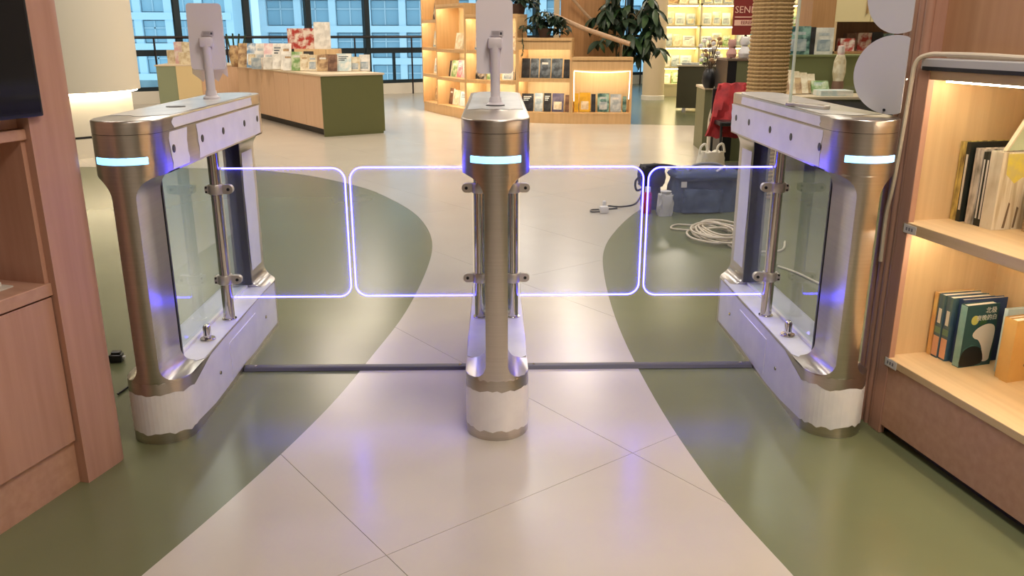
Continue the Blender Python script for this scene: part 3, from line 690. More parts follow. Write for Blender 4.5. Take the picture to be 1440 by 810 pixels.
fill(b5, 0, [(.02, .10, .26, 'yellow', 'slim yellow book beside the wide yellow one'), (.11, .32, .27, 'yellow', 'wide yellow book on the lowest curved bay'), (.33, .41, .25, 'black', 'dark slim book right of the yellow books'), (.44, .66, .26, 'teal', 'teal patterned book on the lowest curved bay'), (.67, .88, .25, 'greyb', 'grey blue book with a pale lower half beside the teal one'), (.90, .97, .22, 'teal', 'narrow dark teal book at the end of the lowest bay')], gi)
fill(b4, 1, [(.0, .18, .27, 'black', 'black hardback at the left end of the upper dark row'), (.18, .36, .27, 'slate', 'slate grey book second in the upper dark row'), (.37, .60, .27, 'slate', 'wide slate book in the middle of the upper dark row'), (.61, .84, .27, 'slate', 'slate book with bright top in the upper dark row'), (.86, .99, .26, 'black', 'black spines closing the upper dark row')], gi, .10)
fill(b4, 0, [(.0, .26, .25, 'black', 'black book behind the middle pedestal lid'), (.27, .45, .26, 'greyb', 'pale grey blue book in the lower dark row'), (.46, .62, .26, 'black', 'dark grey book beside the purple one'), (.63, .88, .26, 'purple', 'dusky purple book in the lower dark row'), (.90, .99, .24, 'brown', 'brown spine closing the lower dark row')], gi, .10)
fill(b3, 2, [(.03, .2, .26, 'blue', 'blue and white book in the top row behind the terminal'), (.22, .42, .25, 'white', 'white book in the top row behind the terminal'), (.7, .92, .24, 'cream', 'cream book at the end of the top row behind the terminal')], gi)
fill(b3, 1, [(.05, .28, .25, 'mono', 'black and white photo book behind the terminal pole'), (.30, .45, .16, 'green', 'pale green booklet beside the terminal pole'), (.62, .86, .12, 'white', 'low white box-shaped book right of the terminal pole'), (.88, .95, .2, 'black', 'thin black spine beside the low white book')], gi)
fill(b3, 0, [(.05, .45, .22, 'cream', 'cream book low behind the middle pedestal'), (.5, .9, .22, 'sky', 'pale sky coloured book low behind the middle pedestal')], gi)
fill(b2, 2, [(.30, .60, .24, 'cream', 'cream figure book on the top shelf of the tall bay'), (.66, .95, .28, 'green', 'sage green book on the top shelf of the tall bay')], gi)
fill(b2, 1, [(.05, .12, .24, 'black', 'thin black spine in the pink row'), (.14, .36, .25, 'green', 'pale green book in the pink row'), (.36, .56, .26, 'rose', 'rose pink book in the pink row'), (.57, .74, .24, 'pink', 'light pink book in the pink row'), (.76, .97, .25, 'mono', 'black patterned book closing the pink row')], gi)
fill(b2, 0, [(.03, .18, .25, 'brown', 'brown book low in the tall bay'), (.20, .40, .23, 'cream', 'leaning cream book low in the tall bay'), (.44, .78, .22, 'sky', 'pale blue landscape book low in the tall bay'), (.80, .98, .22, 'green', 'green book low in the tall bay')], gi)
fill(b1, 3, [(.1, .5, .28, 'mono', 'grey figure cover on the highest shelf of the end bay'), (.55, .95, .28, 'mono', 'dark portrait cover on the highest shelf of the end bay')], gi)
fill(b1, 2, [(.08, .48, .25, 'greyb', 'grey blue cover in the third row of the end bay'), (.52, .92, .25, 'white', 'pale cover in the third row of the end bay')], gi)
fill(b1, 1, [(.08, .42, .24, 'white', 'whitish cover in the second row of the end bay'), (.5, .95, .25, 'mono', 'dark cover in the second row of the end bay')], gi)
fill(b1, 0, [(.08, .32, .25, 'tan', 'tan spine low in the end bay'), (.38, .66, .25, 'orange', 'orange patterned book low in the end bay'), (.70, .95, .25, 'pink', 'pale pink book low in the end bay')], gi)
# stair side, rails and wood drum behind the island
sw = thing('stair_side', 'curved brown wood stair side rising behind the lowest bookcase bay', 'staircase', (0, 0, 0))
arcp = [Vector((1.00, 13.3, 0)), Vector((1.35, 13.22, 0)), Vector((1.7, 13.25, 0)), Vector((2.0, 13.4, 0))]
top = [2.3, 2.2, 1.95, 1.5]
for k in range(3):
    a, c = arcp[k], arcp[k + 1]; nn = Vector((-(c - a).y, (c - a).x, 0)).normalized() * .06
    b = bmesh.new(); V = [b.verts.new((p.x, p.y, z)) for p in (a, c, c + nn, a + nn) for z in (0.003,)]
    T_ = [b.verts.new((p.x, p.y, z)) for p, z in ((a, top[k]), (c, top[k + 1]), (c + nn, top[k + 1]), (a + nn, top[k]))]
    b.faces.new(V[::-1]); b.faces.new(T_)
    for i in range(4): b.faces.new((V[i], V[(i + 1) % 4], T_[(i + 1) % 4], T_[i]))
    bmesh.ops.recalc_face_normals(b, faces=list(b.faces)); put('panel', b, BROWNW, sw)
put('edge_post', bbox(.90, .98, 13.26, 13.36, .003, 3.3), mat('pale_edge', srgb(206, 190, 160), .5), sw)
hr = thing('handrail', 'round wooden handrail sloping down above the lowest bookcase bay', 'handrail', D(873, 80, 12.15))
h0 = Vector(hr.location)
put('rail', tube([p - h0 for p in (D(780, 22, 12.9), D(820, 40, 12.5), D(850, 50, 12.25), D(886, 62, 12.1))], .035, 12), wood('rail_wood', srgb(190, 160, 130), srgb(170, 140, 112), 'x'), hr, smooth=True)
put('post', tube([(0, 0, .0), (0, 0, D(873, 60, 12.15).z - h0.z)], .02, 10), CHROME, hr)
tag(put('handrail', tube([D(803, -4, 13.1), D(824, 20, 13.1), D(838, 34, 13.1)], .022, 10), wood('rail_wood', (1, 1, 1), (1, 1, 1))), 'thin upper handrail crossing the brown stair side', 'handrail')
# ---- plants
def leaf_mesh(name, l, w_, m, fold=.25):
    b = bmesh.new(); n = 5; L_, C_, R_ = [], [], []
    for k in range(n + 1):
        t = k / n; ww = w_ * math.sin(math.pi * min(1, t * .92 + .06)) ** .8; z = -.35 * l * t * t
        C_.append(b.verts.new((0, l * t, z))); L_.append(b.verts.new((-ww, l * t, z + fold * ww))); R_.append(b.verts.new((ww, l * t, z + fold * ww)))
    for k in range(n):
        b.faces.new((L_[k], C_[k], C_[k + 1], L_[k + 1])); b.faces.new((C_[k], R_[k], R_[k + 1], C_[k + 1]))
    me = bpy.data.meshes.new(name); b.to_mesh(me); b.free(); me.materials.append(m)
    for p in me.polygons: p.use_smooth = True
    return me
def plant(name, label, base, pots, stems, lm, leaf, nleaf, cat, seed, droop=0.0, potm=None, clusters=5):
    r_ = random.Random(seed); t = thing(name, label, cat, base)
    pr_, ph = pots
    put('pot', lathe([(pr_ * .75, 0), (pr_, ph * .9), (pr_ * 1.05, ph * .92), (pr_ * 1.05, ph), (pr_ * .9, ph), (pr_ * .88, ph * .85), (.001, ph * .85)], 20), potm or mat('dark_pot', srgb(70, 50, 44), .6), t, smooth=True)
    tips = []
    for st in stems:
        put('stem', tube(catmull(st, 4), [.018 - .010 * k / (4 * (len(st) - 1)) for k in range(4 * (len(st) - 1) + 1)] if cat == 'tree' else .006, 7), mat('bark', srgb(96, 84, 60), .8), t, smooth=True)
        cm = catmull(st, 6); tips += [cm[int(len(cm) * f)] for f in (.55, .7, .85, .97)]
    cnt = 0
    while cnt < nleaf:
        tp = Vector(r_.choice(tips)); off = Vector((r_.gauss(0, 1), r_.gauss(0, .8), r_.gauss(0, .8))) * leaf[2]
        c = tp + off; az0 = r_.uniform(0, 6.28); k = clusters
        for q_ in range(k):
            o = bpy.data.objects.new('leaf', r_.choice(lm)); col.objects.link(o); o.parent = t; o.location = c
            o.rotation_euler = (R(r_.uniform(-35, 15) - droop), R(r_.uniform(-25, 25)), az0 + 6.28 * q_ / k + r_.uniform(-.2, .2)); s = r_.uniform(.75, 1.2); o.scale = (s, s, s); cnt += 1
    return t
lmA = [leaf_mesh('leaf', .24, .045, LEAFM), leaf_mesh('leaf', .26, .05, LEAFD), leaf_mesh('leaf', .22, .045, LEAFD)]
lmB = [leaf_mesh('leaf', .13, .026, LEAFD), leaf_mesh('leaf', .12, .024, LEAFD)]
tbp = D(868, 120, 12.75); tb_ = Vector((tbp.x, 12.95, 0))
def rel(px, py, d): return D(px, py, d) - tb_
plant('potted_tree', 'tall potted tree with hanging hand-shaped leaves behind the lowest bookcase bay', tb_, (.22, .42),
      [[(0, 0, .35), (.02, 0, .8), rel(860, 30, 12.9), rel(850, 12, 12.8)], [(0, 0, .35), (.05, 0, .9), rel(885, 20, 12.8), rel(905, 40, 12.6)], [(0, 0, .4), (.05, 0, 1.0), rel(880, 0, 12.9), rel(870, -20, 12.9)], [(0, 0, .4), (.1, 0, 1.0), rel(900, 15, 12.7), rel(918, 30, 12.6)], [(0, 0, .4), (0, 0, .9), rel(868, 50, 12.8), rel(878, 62, 12.7)], [(0, 0, .4), (.1, 0, 1.1), rel(898, 50, 12.65), rel(903, 66, 12.6)]],
      lmA, (.24, .05, .13), 290, 'tree', 5, droop=22)
p1 = Vector((D(766, 52, 12.3).x, 12.32, 1.1805))
plant('potted_plant', 'dark bushy pot plant standing on the two-row bookcase bay', p1, (.10, .13),
      [[(0, 0, .1), (x * .5, 0, .22), (x, y, z)] for x, y, z in ((-.22, 0, .16), (-.12, -.05, .32), (0, .02, .38), (.12, -.04, .34), (.22, 0, .18), (.05, -.12, .24), (-.05, -.1, .26), (.26, 0, .1))], lmB, (.13, .03, .06), 170, 'plant', 8, droop=10, clusters=4)
p2 = Vector((D(728, 20, 12.5).x, 12.52, 1.5005))
plant('potted_plant', 'dark pot plant standing above the bay behind the terminal', p2, (.12, .14),
      [[(0, 0, .1), (x * .5, 0, .2), (x, y, z)] for x, y, z in ((-.2, 0, .12), (-.1, -.05, .3), (.1, -.04, .28), (.2, 0, .12), (.05, -.12, .2))], lmB, (.13, .03, .07), 110, 'plant', 9, droop=10, clusters=4)
vn = [D(734, 50, 12.22) + Vector((0, -.05, .03)), D(735, 58, 12.18), D(736, 68, 12.16), D(734, 76, 12.16)]
vi = tag(put('hanging_vine', tube(catmull(vn, 5), .006, 6), LEAFD), 'thin vine hanging over the front of the two-row bay', 'vine')
for k, p in enumerate(catmull(vn, 3)[2:]):
    o = bpy.data.objects.new('leaf', lmB[k % 2]); col.objects.link(o); o.parent = vi; o.location = p; o.rotation_euler = (R(-60), 0, R(120 * k)); o.scale = (.4, .4, .4)
# ---- long display table with olive end
tA, tE1, tE2 = Vector((-2.126, 10.52, 0)), Vector((-.530, .848, 0)), Vector((.848, .530, 0))
trz = math.atan2(tE2.y, tE2.x)       # local x along the olive end, local y along the doors
dt = thing('display_table', 'long beech display counter with an olive end and doors', 'table', tA, trz)
LT = 3.66
put('countertop', bbox(-.015, .835, -.015, LT, .735, .758, .002), mat('pale_counter', srgb(222, 204, 176), .4), dt)
put('end_panel', bbox(.0, .82, .0, .03, .03, .735), OLIVE, dt)
put('body', bbox(.02, .80, .03, LT - .01, .09, .735), BEECH, dt)
put('toe_kick', bbox(.08, .76, .03, LT - .05, .0, .09), mat('dark_kick', (.05, .05, .05), .6), dt)
for k in range(6): put('door', bbox(.0, .02, .035 + k * .605, .035 + k * .605 + .598, .10, .733, .0015), BEECH, dt)
put('foot_rail', bbox(.0, .80, .002, .028, .0, .03), OLIVE, dt)
def ont(x, y, z=.7585): return tA + tE2 * x + tE1 * y + Vector((0, 0, z))
g1 = 'things displayed on the long counter'
def tdisp(px0, px1, pyb, pyt, d, m, lab, lean=14, name='book', cat='book', th=.02, z=.7585, rz=.0):
    p0, p1 = D(px0, pyb, d), D(px1, pyb, d); h = (D(px0, pyt, d) - D(px0, pyb, d)).z
    return far_book(lab, Vector(((p0.x + p1.x) / 2, d, z)), p1.x - p0.x, h, th, PM[m], rz, g1, lean, name, cat)
for k, (m, lab) in enumerate((('tan', 'tan magazine at the far end of the counter row'), ('blue', 'pale blue magazine in the counter row'), ('white', 'white magazine between the blue and pink ones'), ('pink', 'pink magazine in the counter row'), ('white', 'white magazine right of the pink one'), ('white', 'white magazine beside the red boxes'))):
    tdisp(335 + 12 * k, 349 + 12 * k, 96, 60 - k * .6, 12.6 - .16 * k, m, lab, 20)
for k, (x0, x1, yt, m, lab) in enumerate(((398, 412, 72, 'white', 'white card leaning left of the green booklet'), (410, 425, 70, 'green', 'green and white booklet on the counter'), (422, 434, 73, 'cream', 'cream card leaning right of the green booklet'), (433, 446, 74, 'cream', 'cream patterned card before the crate'), (446, 462, 73, 'tan', 'tan patterned card before the crate'), (461, 474, 73, 'brown', 'brown and cream card beside the tan ones'), (473, 494, 72, 'sky', 'wide pale picture card near the olive end'), (490, 506, 77, 'cream', 'small cream card near the olive end'), (505, 520, 74, 'white', 'white pointed card at the corner above the olive end'))):
    tdisp(x0, x1, 97.5, yt, 11.55 - .045 * k if k < 5 else 11.3 + .05 * (k - 5), m, lab, 16)
tdisp(354, 368, 96, 80, 12.15, 'greyb', 'small grey sign box on the front edge of the counter', 0, 'sign_box', 'sign', .06)
tdisp(370, 402, 95, 78, 12.05, 'white', 'low white tray in front of the magazines', 0, 'tray', 'tray', .12)
cr = thing('crate', 'small wooden crate holding up the red picture boxes', 'crate', Vector((D(440, 90, 12.15).x, 12.15, .7585)), 0)
put('crate_box', bbox(-.25, .36, .0, .3, 0, .27, .003), OAK, cr); put('crate_opening_shade', bbox(-.12, .02, -.002, 0, .03, .24), mat('dark_kick', (.05, .05, .05), .6), cr); put('crate_seam', bbox(.19, .194, -.002, 0, .01, .26), mat('dark_kick', (.05, .05, .05), .6), cr)  # dark plate on the solid box stands in for a shaded opening
zc = .7585 + .2705
tdisp(405, 443, 63, 34, 12.28, 'red', 'red and white picture box on the crate', 0, 'picture_box', 'box', .2, zc)
tdisp(442, 465, 63, 25, 12.2, 'white', 'white upright poster card on the crate', 4, 'poster_card', 'card', .015, zc)
# vase with dark leaves
vs_ = thing('vase', 'woven tan vase with dark leaves on the counter behind the terminal', 'vase', Vector((D(331, 90, 13.0).x, 13.0, .7585)))
put('vase_body', lathe([(.05, 0), (.075, .1), (.085, .2), (.06, .3), (.05, .31)], 18), PM['tan'], vs_, smooth=True)
for k in range(5): put('leaf', lmB[0].copy() and bbox(-.012, .012, -.004, .004, .28, .48), LEAFD, vs_, (.02 * (k - 2), 0, 0), (0, R(9 * (k - 2)), 0))
# ---- second counter by the windows
sc_ = thing('display_table', 'shorter counter with a pale green end near the tall windows', 'table', Vector((D(250, 120, 13.9).x, 13.9, 0)), R(8))
wA = (D(283, 120, 13.9) - D(250, 120, 13.9)).x
put('body', bbox(.0, wA + .6, .0, .95, .03, .735), BEECH, sc_); put('front_panel', bbox(0, wA, -.012, 0, .03, .735), mat('pale_yellow_panel', srgb(232, 210, 160), .5), sc_)
put('end_panel', bbox(-.3, .0, .0, .95, .03, .735), mat('pale_green_panel', srgb(150, 160, 130), .5), sc_); put('countertop', bbox(-.32, wA + .6, -.015, .96, .735, .757, .002), mat('pale_counter', srgb(222, 204, 176), .4), sc_)
put('toe_kick', bbox(-.25, wA + .5, .04, .9, 0, .03), mat('dark_kick', (.05, .05, .05), .6), sc_)
for k, (a, b_, yt, m, lab) in enumerate(((236, 252, 70, 'cream', 'cream box on the counter by the windows'), (247, 262, 58, 'pink', 'pale pink box on the counter by the windows'), (258, 284, 58, 'cream', 'wide cream box on the counter by the windows'), (252, 283, 72, 'cream', 'low cream tray on the counter by the windows'))):
    tdisp(a, b_, 89, yt, 14.45 - .13 * k, m, lab, 0, 'box', 'box', .10, .7575)
# ================================================================== RIGHT-HAND BACKGROUND
DK = mat('dark_kick', (.05, .05, .05), .6)
# ---- tall lit wall shelf far behind
FD = 17.4
fx0, fx1 = D(930, 60, FD).x, D(1150, 60, FD).x
fb = thing('bookcase', 'pale lit wall bookcase full of white covers at the far side', 'bookcase', (fx0, FD, 0))
FW = mat('pale_lime_wood', srgb(228, 216, 170), .5); FL = mat('far_shelf_light', (1, .9, .7), .5, emit=(1.0, .86, .55), es=16)
fl_ = fx1 - fx0; divs = [0, D(984, 60, FD).x - fx0, D(1034, 60, FD).x - fx0, D(1092, 60, FD).x - fx0, fl_]
put('back_panel', bbox(0, fl_, .34, .36, 0, 2.6), FW, fb)
for x in divs: put('upright', bbox(x - .02, x + .02, .0, .34, 0, 2.6), FW, fb)
levels = [.255, .59, .99, 1.40, 1.81, 2.22]
for z in levels + [2.57]: put('shelf', bbox(0, fl_, .0, .34, z - .035, z), FW, fb)
put('base', bbox(0, fl_, .01, .34, 0, .22), FW, fb)
for z in levels[1:] + [2.57]:
    for a, b_ in zip(divs, divs[1:]): put('shelf_light', bbox(a + .05, b_ - .05, .10, .13, z - .05, z - .036), FL, fb)
rb = random.Random(4); gf = 'white covers on the far lit bookcase'
desc = ('cream', 'white', 'sky', 'white', 'white', 'greyb', 'green', 'tan')
row_n = {.255: 'bottom', .59: 'second lowest', .99: 'middle', 1.40: 'upper', 1.81: 'top visible'}
where = ('behind tree leaves', 'above dark counter', 'behind rope column', 'behind acrylic screen')
word = {'cream': 'cream', 'white': 'white', 'sky': 'pale blue', 'greyb': 'grey blue', 'green': 'pale green', 'tan': 'tan'}
for z in levels[:5]:
    for di, (a, b_) in enumerate(zip(divs[:-1], divs[1:])):
        x = a + .06; row = []
        while x < b_ - .2:
            w_ = min(rb.uniform(.17, .30), b_ - .05 - x); row.append((x, w_, rb.choice([m for m in desc if not row or m != row[-1][2]]))); x += w_ + .01
        for k, (x, w_, m) in enumerate(row):
            nb = [word[row[j][2]] for j in (k - 1, k + 1) if 0 <= j < len(row)]
            lab = '%s cover beside the %s, %s row %s' % (word[m], ' and '.join(nb) or 'upright', row_n[z], where[di])
            far_book(lab, Vector((fx0 + x + w_ / 2, FD + .16, z + .0005)), w_ * .93, rb.uniform(.19, .26), .02, PM[m], 0, gf, 10)
# ---- white round column in front of it
cw = D(921, 100, 18.2)
cc_ = thing('column', 'slim round cream column behind the hanging tree leaves', 'column', (D(919, 110, 16.6).x, 16.6, 0))
put('shaft', lathe([(.21, .0), (.21, 3.39)], 32), mat('cream_column', srgb(226, 208, 178), .5), cc_, smooth=True)
put('skirting', lathe([(.225, 0), (.225, .08), (.212, .09)], 32), WHITEP, cc_)
# ---- dark olive counter
k0 = G(950, 157)
dc = thing('counter', 'dark olive counter with papers on top before the far bookcase', 'counter', (k0.x, k0.y, 0), R(-12))
put('body', bbox(0, 1.5, 0, .6, .06, .72), DOLIVE, dc); put('countertop', bbox(-.02, 1.52, -.02, .62, .72, .745, .002), mat('grey_counter', srgb(168, 162, 144), .4), dc)
put('leg', bbox(.10, .16, .05, .11, 0, .06), CHROME, dc); put('leg', bbox(1.3, 1.36, .05, .11, 0, .06), CHROME, dc)
gd = 'papers on the dark olive counter'
for k, (m, lab) in enumerate((('greyb', 'grey flat paper stack on the dark counter'), ('black', 'black flat folder on the dark counter'), ('white', 'white flat paper stack on the dark counter'))):
    tag(put('paper_stack', bbox(-.14, .14, -.1, .1, 0, .03 + .01 * k, .002), PM[m], None, dc.matrix_basis @ Vector((.2 + .33 * k, .25, .7455)), (0, 0, R(-12))), lab, 'papers', gd)
# ---- green low cabinet
k1 = G(986, 213)
gc = thing('low_cabinet', 'low olive cabinet with a cream top near the rope column', 'cabinet', (k1.x, k1.y, 0), R(-4))
put('body', bbox(0, .62, 0, .55, .0, .66), mat('sage_laminate', srgb(122, 122, 88), .5), gc); put('top', bbox(-.01, .63, -.01, .56, .66, .685, .002), mat('pale_counter', srgb(222, 204, 176), .4), gc)
# ---- gift stand with toys, banner
gx = D(1047, 100, 8.4).x
gs = thing('display_stand', 'olive display stand with toys beside the rope column', 'stand', (gx, 8.4, 0))
put('body', bbox(-.08, .18, 0, .40, 0, .98), mat('olive_stand', srgb(112, 114, 80), .5), gs); put('side_frame', bbox(-.17, -.08, .0, .45, 0, .98), BLACK, gs); put('top', bbox(-.18, .19, -.01, .41, .98, 1.0, .002), mat('brown_top', srgb(120, 100, 84), .5), gs)
def plush(label, x, y, z, s, m1, m2, cat='toy'):
    t = thing('plush_toy', label, cat, (x, y, z), 0, 'toys on the display stand')
    put('body', lathe([(.001, 0), (.06 * s, .01 * s), (.075 * s, .06 * s), (.05 * s, .13 * s), (.02 * s, .16 * s)], 14), m1, t, smooth=True)
    put('head', lathe([(.001, .14 * s), (.05 * s, .16 * s), (.06 * s, .2 * s), (.045 * s, .245 * s), (.001, .26 * s)], 14), m2, t, smooth=True)
    for sx in (-1, 1): put('ear', lathe([(.001, 0), (.018 * s, .01 * s), (.018 * s, .025 * s), (.001, .04 * s)], 8), m1, t, (sx * .04 * s, 0, .23 * s), smooth=True)
PK = M('dusty_pink', 196, 150, 140); PT = M('toy_teal', 70, 170, 180); PW = M('toy_white', 226, 222, 220)
plush('dusty pink plush toy on the stand', gx - .115, 8.5, 1.001, .7, PK, PK)
plush('white plush toy on the stand', gx + .0, 8.46, 1.001, .8, PW, PW)
plush('teal plush toy on the stand', gx + .125, 8.55, 1.001, .9, PT, PW)
dv = thing('dried_flowers', 'dark vase of white dried flowers in front of the stand', 'flowers', Vector((D(1026, 122, 8.2).x, 9.0, .6855)))
put('vase_body', lathe([(.05, 0), (.08, .06), (.07, .16), (.04, .2)], 16), BLACK, dv, smooth=True)
for k in range(22):
    a = k * 2.4; r_ = .03 + .09 * ((k * 7) % 10) / 10; zt = .26 + .26 * ((k * 3) % 11) / 11
    st = put('stem', tube([(0, 0, .18), (r_ * .5 * math.cos(a), r_ * .5 * math.sin(a), zt * .7), (r_ * math.cos(a), r_ * math.sin(a), zt)], .004, 5), mat('dry_stem', srgb(110, 96, 76), .8), dv)
    put('flower_head', lathe([(.001, -.02), (.026, -.005), (.024, .015), (.001, .026)], 8), PW if k % 3 else PM['tan'], st, (r_ * math.cos(a), r_ * math.sin(a), zt), smooth=True)
bn = thing('banner', 'dark red banner with pale lettering behind the rope column', 'banner', (D(1052, 20, 9.9).x, 9.9, 0))
bw = (D(1072, 20, 9.9).x - D(1031, 20, 9.9).x)
put('panel', bbox(-bw / 2, bw / 2, 0, .02, 1.22, 2.0), M('banner_red', 128, 40, 36), bn)
put('pole', bbox(-.012, .012, .02, .044, 0, 2.0), BLACK, bn); put('foot', bbox(-.14, .14, -.08, .12, 0, .012), BLACK, bn)
LT_ = M('letter_pink', 236, 190, 170)
text('lettering', 'SENENE', .105, LT_, bn, (.03, -.003, D(1052, 14, 9.9).z), (R(90), 0, 0), .002)
put('underline', bbox(-.15, .19, -.004, -.001, D(1052, 24, 9.9).z - .006, D(1052, 24, 9.9).z + .006), LT_, bn)
put('caption_box', bbox(-.15, .19, -.004, -.001, D(1052, 36, 9.9).z, D(1052, 28, 9.9).z), LT_, bn)
text('caption', 'EEREKEE', .052, M('banner_red', 128, 40, 36), bn, (.02, -.006, D(1052, 32, 9.9).z), (R(90), 0, 0), .001)
# ---- rope-wrapped column
rp = thing('rope_column', 'column wound with tan sisal rope', 'column', (D(1079, 110, 6.5).x, 6.5, 0))
put('core', lathe([(.136, 0), (.136, 3.39)], 36), M('sisal_core', 150, 116, 72), rp)
ROPE = noisy('sisal_rope', srgb(206, 172, 120), srgb(176, 140, 92), (60, 60, 60), .8, nscale=1)
rng = None; nr = 118; dzr = 3.39 / nr
for k in range(nr):
    if rng is None:
        rng = put('rope_turn', tube([(.138 * math.cos(2 * math.pi * i / 40), .138 * math.sin(2 * math.pi * i / 40), dzr / 2) for i in range(40)], dzr * .52, 6, closed=True), ROPE, rp, smooth=True); continue
    o = rng.copy(); col.objects.link(o); o.location = (0, 0, dzr * k * .995)
# ---- display table with olive back tier
q0 = D(1104, 200, 7.7)
rt = thing('display_table', 'olive display table with a raised back tier behind the acrylic screen', 'table', (q0.x, 7.7, 0), R(-2))
put('body', bbox(0, 1.7, .03, .9, .06, .66), DOLIVE, rt); put('toe_kick', bbox(.05, 1.6, .1, .85, 0, .06), DK, rt)
put('countertop', bbox(-.02, 1.72, .0, .92, .66, .685, .002), mat('pale_counter', srgb(222, 204, 176), .4), rt)
put('back_tier', bbox(.02, 1.7, .5, .9, .685, 1.02), mat('olive_tier', srgb(118, 124, 78), .5), rt); put('tier_top', bbox(.0, 1.72, .48, .91, 1.02, 1.04, .002), mat('olive_tier', srgb(118, 124, 78), .5), rt)
gt = 'things on the olive display table'
def rdisp(px0, px1, pyt, y, z, m, lab, lean=8, name='book', cat='book', th=.03):
    d = 7.7 + y; p0, p1 = D(px0, 60, d), D(px1, 60, d); h = D(px0, pyt, d).z - z
    return far_book(lab, Vector(((p0.x + p1.x) / 2, d, z)), p1.x - p0.x, h, th, PM[m], R(-2), gt, lean, name, cat)
rdisp(1108, 1139, 37, .62, 1.0405, 'teal', 'teal and white boxed book on the raised tier', 2)
rdisp(1140, 1146, 38, .62, 1.0405, 'black', 'thin dark blue spine between the boxed book and map book', 0, name='slim_book')
rdisp(1146, 1172, 39, .62, 1.0405, 'white', 'white book with a grey lattice map cover on the raised tier', 4)
nums = ('leftmost', 'second', 'third', 'fourth', 'fifth')
for k in range(5):
    rdisp(1106 + 9 * k, 1117 + 9 * k, 104 + 2.2 * k, .20 + .03 * k, .6855, 'tan' if k % 2 == 0 else 'cream', ('tan card nearest the rope column in the leaning row', 'cream card beside the tan card nearest the rope', 'tan card in the middle of the leaning row', 'cream card before the last of the leaning row', 'tan card at the end of the leaning row by the booklets')[k], 30, 'wooden_card', 'card', .025)
for k in range(4):
    rdisp(1110 + 11 * k, 1121 + 11 * k, 97 + 2 * k, .36, .6855, 'cream', ('cream card behind the row, by the rope column', 'cream card behind the row, second from the rope', 'cream card behind the row, before the green booklet', 'cream card behind the row, beside the green booklet')[k], 24, 'wooden_card', 'card', .02)
rdisp(1150, 1174, 113, .28, .6855, 'green', 'green and white booklet leaning on the table', 35)
bs = tag(put('book_stack_top', bbox(-.15, .15, -.1, .1, 0, .05, .002), PM['sky'], None, Vector((D(1172, 130, 7.85).x, 7.86, .6855))), 'pale blue boxed set lying on the olive table', 'box', gt)
fg = thing('figurine', 'brown and cream figurine bottle beside the acrylic screen discs', 'figurine', Vector((D(1180, 100, 8.05).x, 8.05, .6855)))
put('base_cup', lathe([(.05, 0), (.055, .07), (.05, .12)], 16), M('brown_cup', 130, 96, 78), fg, smooth=True); put('body', lathe([(.045, .12), (.06, .2), (.055, .3), (.035, .36)], 16), PM['cream'], fg, smooth=True); put('cap', lathe([(.03, .36), (.034, .38), (.03, .44), (.001, .445)], 14), PM['pink'], fg, smooth=True)
# ---- wall of honey wood with cream cupboards and a niche
wc = thing('wall_unit', 'honey wood wall unit with cream cupboard doors over a niche', 'wall unit', (D(1142, 20, 9.6).x, 9.6, 0))
put('tall_panel', bbox(0, .26, 0, .5, 0, 3.39), BROWNW, wc); put('niche_back', bbox(.26, 2.6, .45, .5, 0, 3.39), BROWNW, wc)
put('divider', bbox(.26, .29, .0, .45, 0, 1.36), OAK, wc); put('base_unit', bbox(.29, 2.6, .02, .45, 0, 1.02), BROWNW, wc); put('niche_shelf', bbox(.26, 2.6, .0, .45, 1.02, 1.045), BROWNW, wc)
put('cupboard_body', bbox(.26, 2.6, .03, .45, 1.36, 3.39), OAK, wc)
for k in range(4):
    dr = put('cupboard_door', bbox(.262 + .4 * k, .656 + .4 * k, .005, .028, 1.36, 2.6, .002), mat('cream_door', srgb(232, 214, 166), .5), wc)
    put('handle', bbox(.6 + .4 * k, .615 + .4 * k, -.02, .005, 1.45, 1.6), M('tan_handle', 176, 140, 92), dr)
gw = 'boxes in the niche of the wall unit'
for (a, b_, yt, m, lab) in ((1182, 1202, 54, 'red', 'red topped box with a curved white front in the niche'), (1190, 1205, 47, 'brown', 'dark brown boxes behind the red box in the niche'), (1206, 1225, 46, 'red', 'red box beside the brown boxes in the niche'), (1226, 1240, 45, 'black', 'black and white box in the niche'), (1242, 1256, 47, 'teal', 'teal round-topped box in the niche')):
    d = 9.64 if yt > 50 else 9.85; p0, p1 = D(a, 60, d), D(b_, 60, d)
    far_book(lab, Vector(((p0.x + p1.x) / 2, d, 1.0455)), p1.x - p0.x, D(a, yt, d).z - 1.0455, .1, PM[m], 0, gw, 0, 'box', 'box')
# ---- red jacket over a chair
ch = G(1030, 199); cy = 7.9; cx_ = D(1036, 150, cy).x
rj = thing('chair', 'chair draped with a red jacket by the low olive cabinet', 'chair', (cx_, cy, 0))
for sx in (-.17, .17):
    put('leg', tube([(sx, -.16, 0), (sx, -.15, .43)], .012, 8), BLACK, rj); put('leg', tube([(sx, .18, 0), (sx, .16, .45), (sx, .2, .74)], .012, 8), BLACK, rj)
put('seat', bbox(-.2, .2, -.2, .2, .42, .46, .01), BLACK, rj)
put('backrest', bbox(-.19, .19, .17, .2, .5, .74, .008), BLACK, rj)
REDJ = noisy('red_jacket', srgb(186, 44, 48), srgb(140, 28, 34), (12, 12, 12), .7, nscale=1)
rings = []
for k in range(9):
    t = k / 8; z = .78 - .48 * t; w_ = .14 + .09 * t; off = -.02 - .16 * math.sin(t * 1.6)
    rings.append([(x * w_ - .04 * t, off + .17 + .02 * math.sin(x * 7 + k), z + .015 * math.sin(x * 9 + k * 2)) for x in [-1 + 2 * i / 10 for i in range(11)]] + [(x * w_ - .04 * t, off + .22 + .02 * math.sin(x * 7 + k), z) for x in [1 - 2 * i / 10 for i in range(11)]])
put('jacket', loft(rings), REDJ, rj, smooth=True)
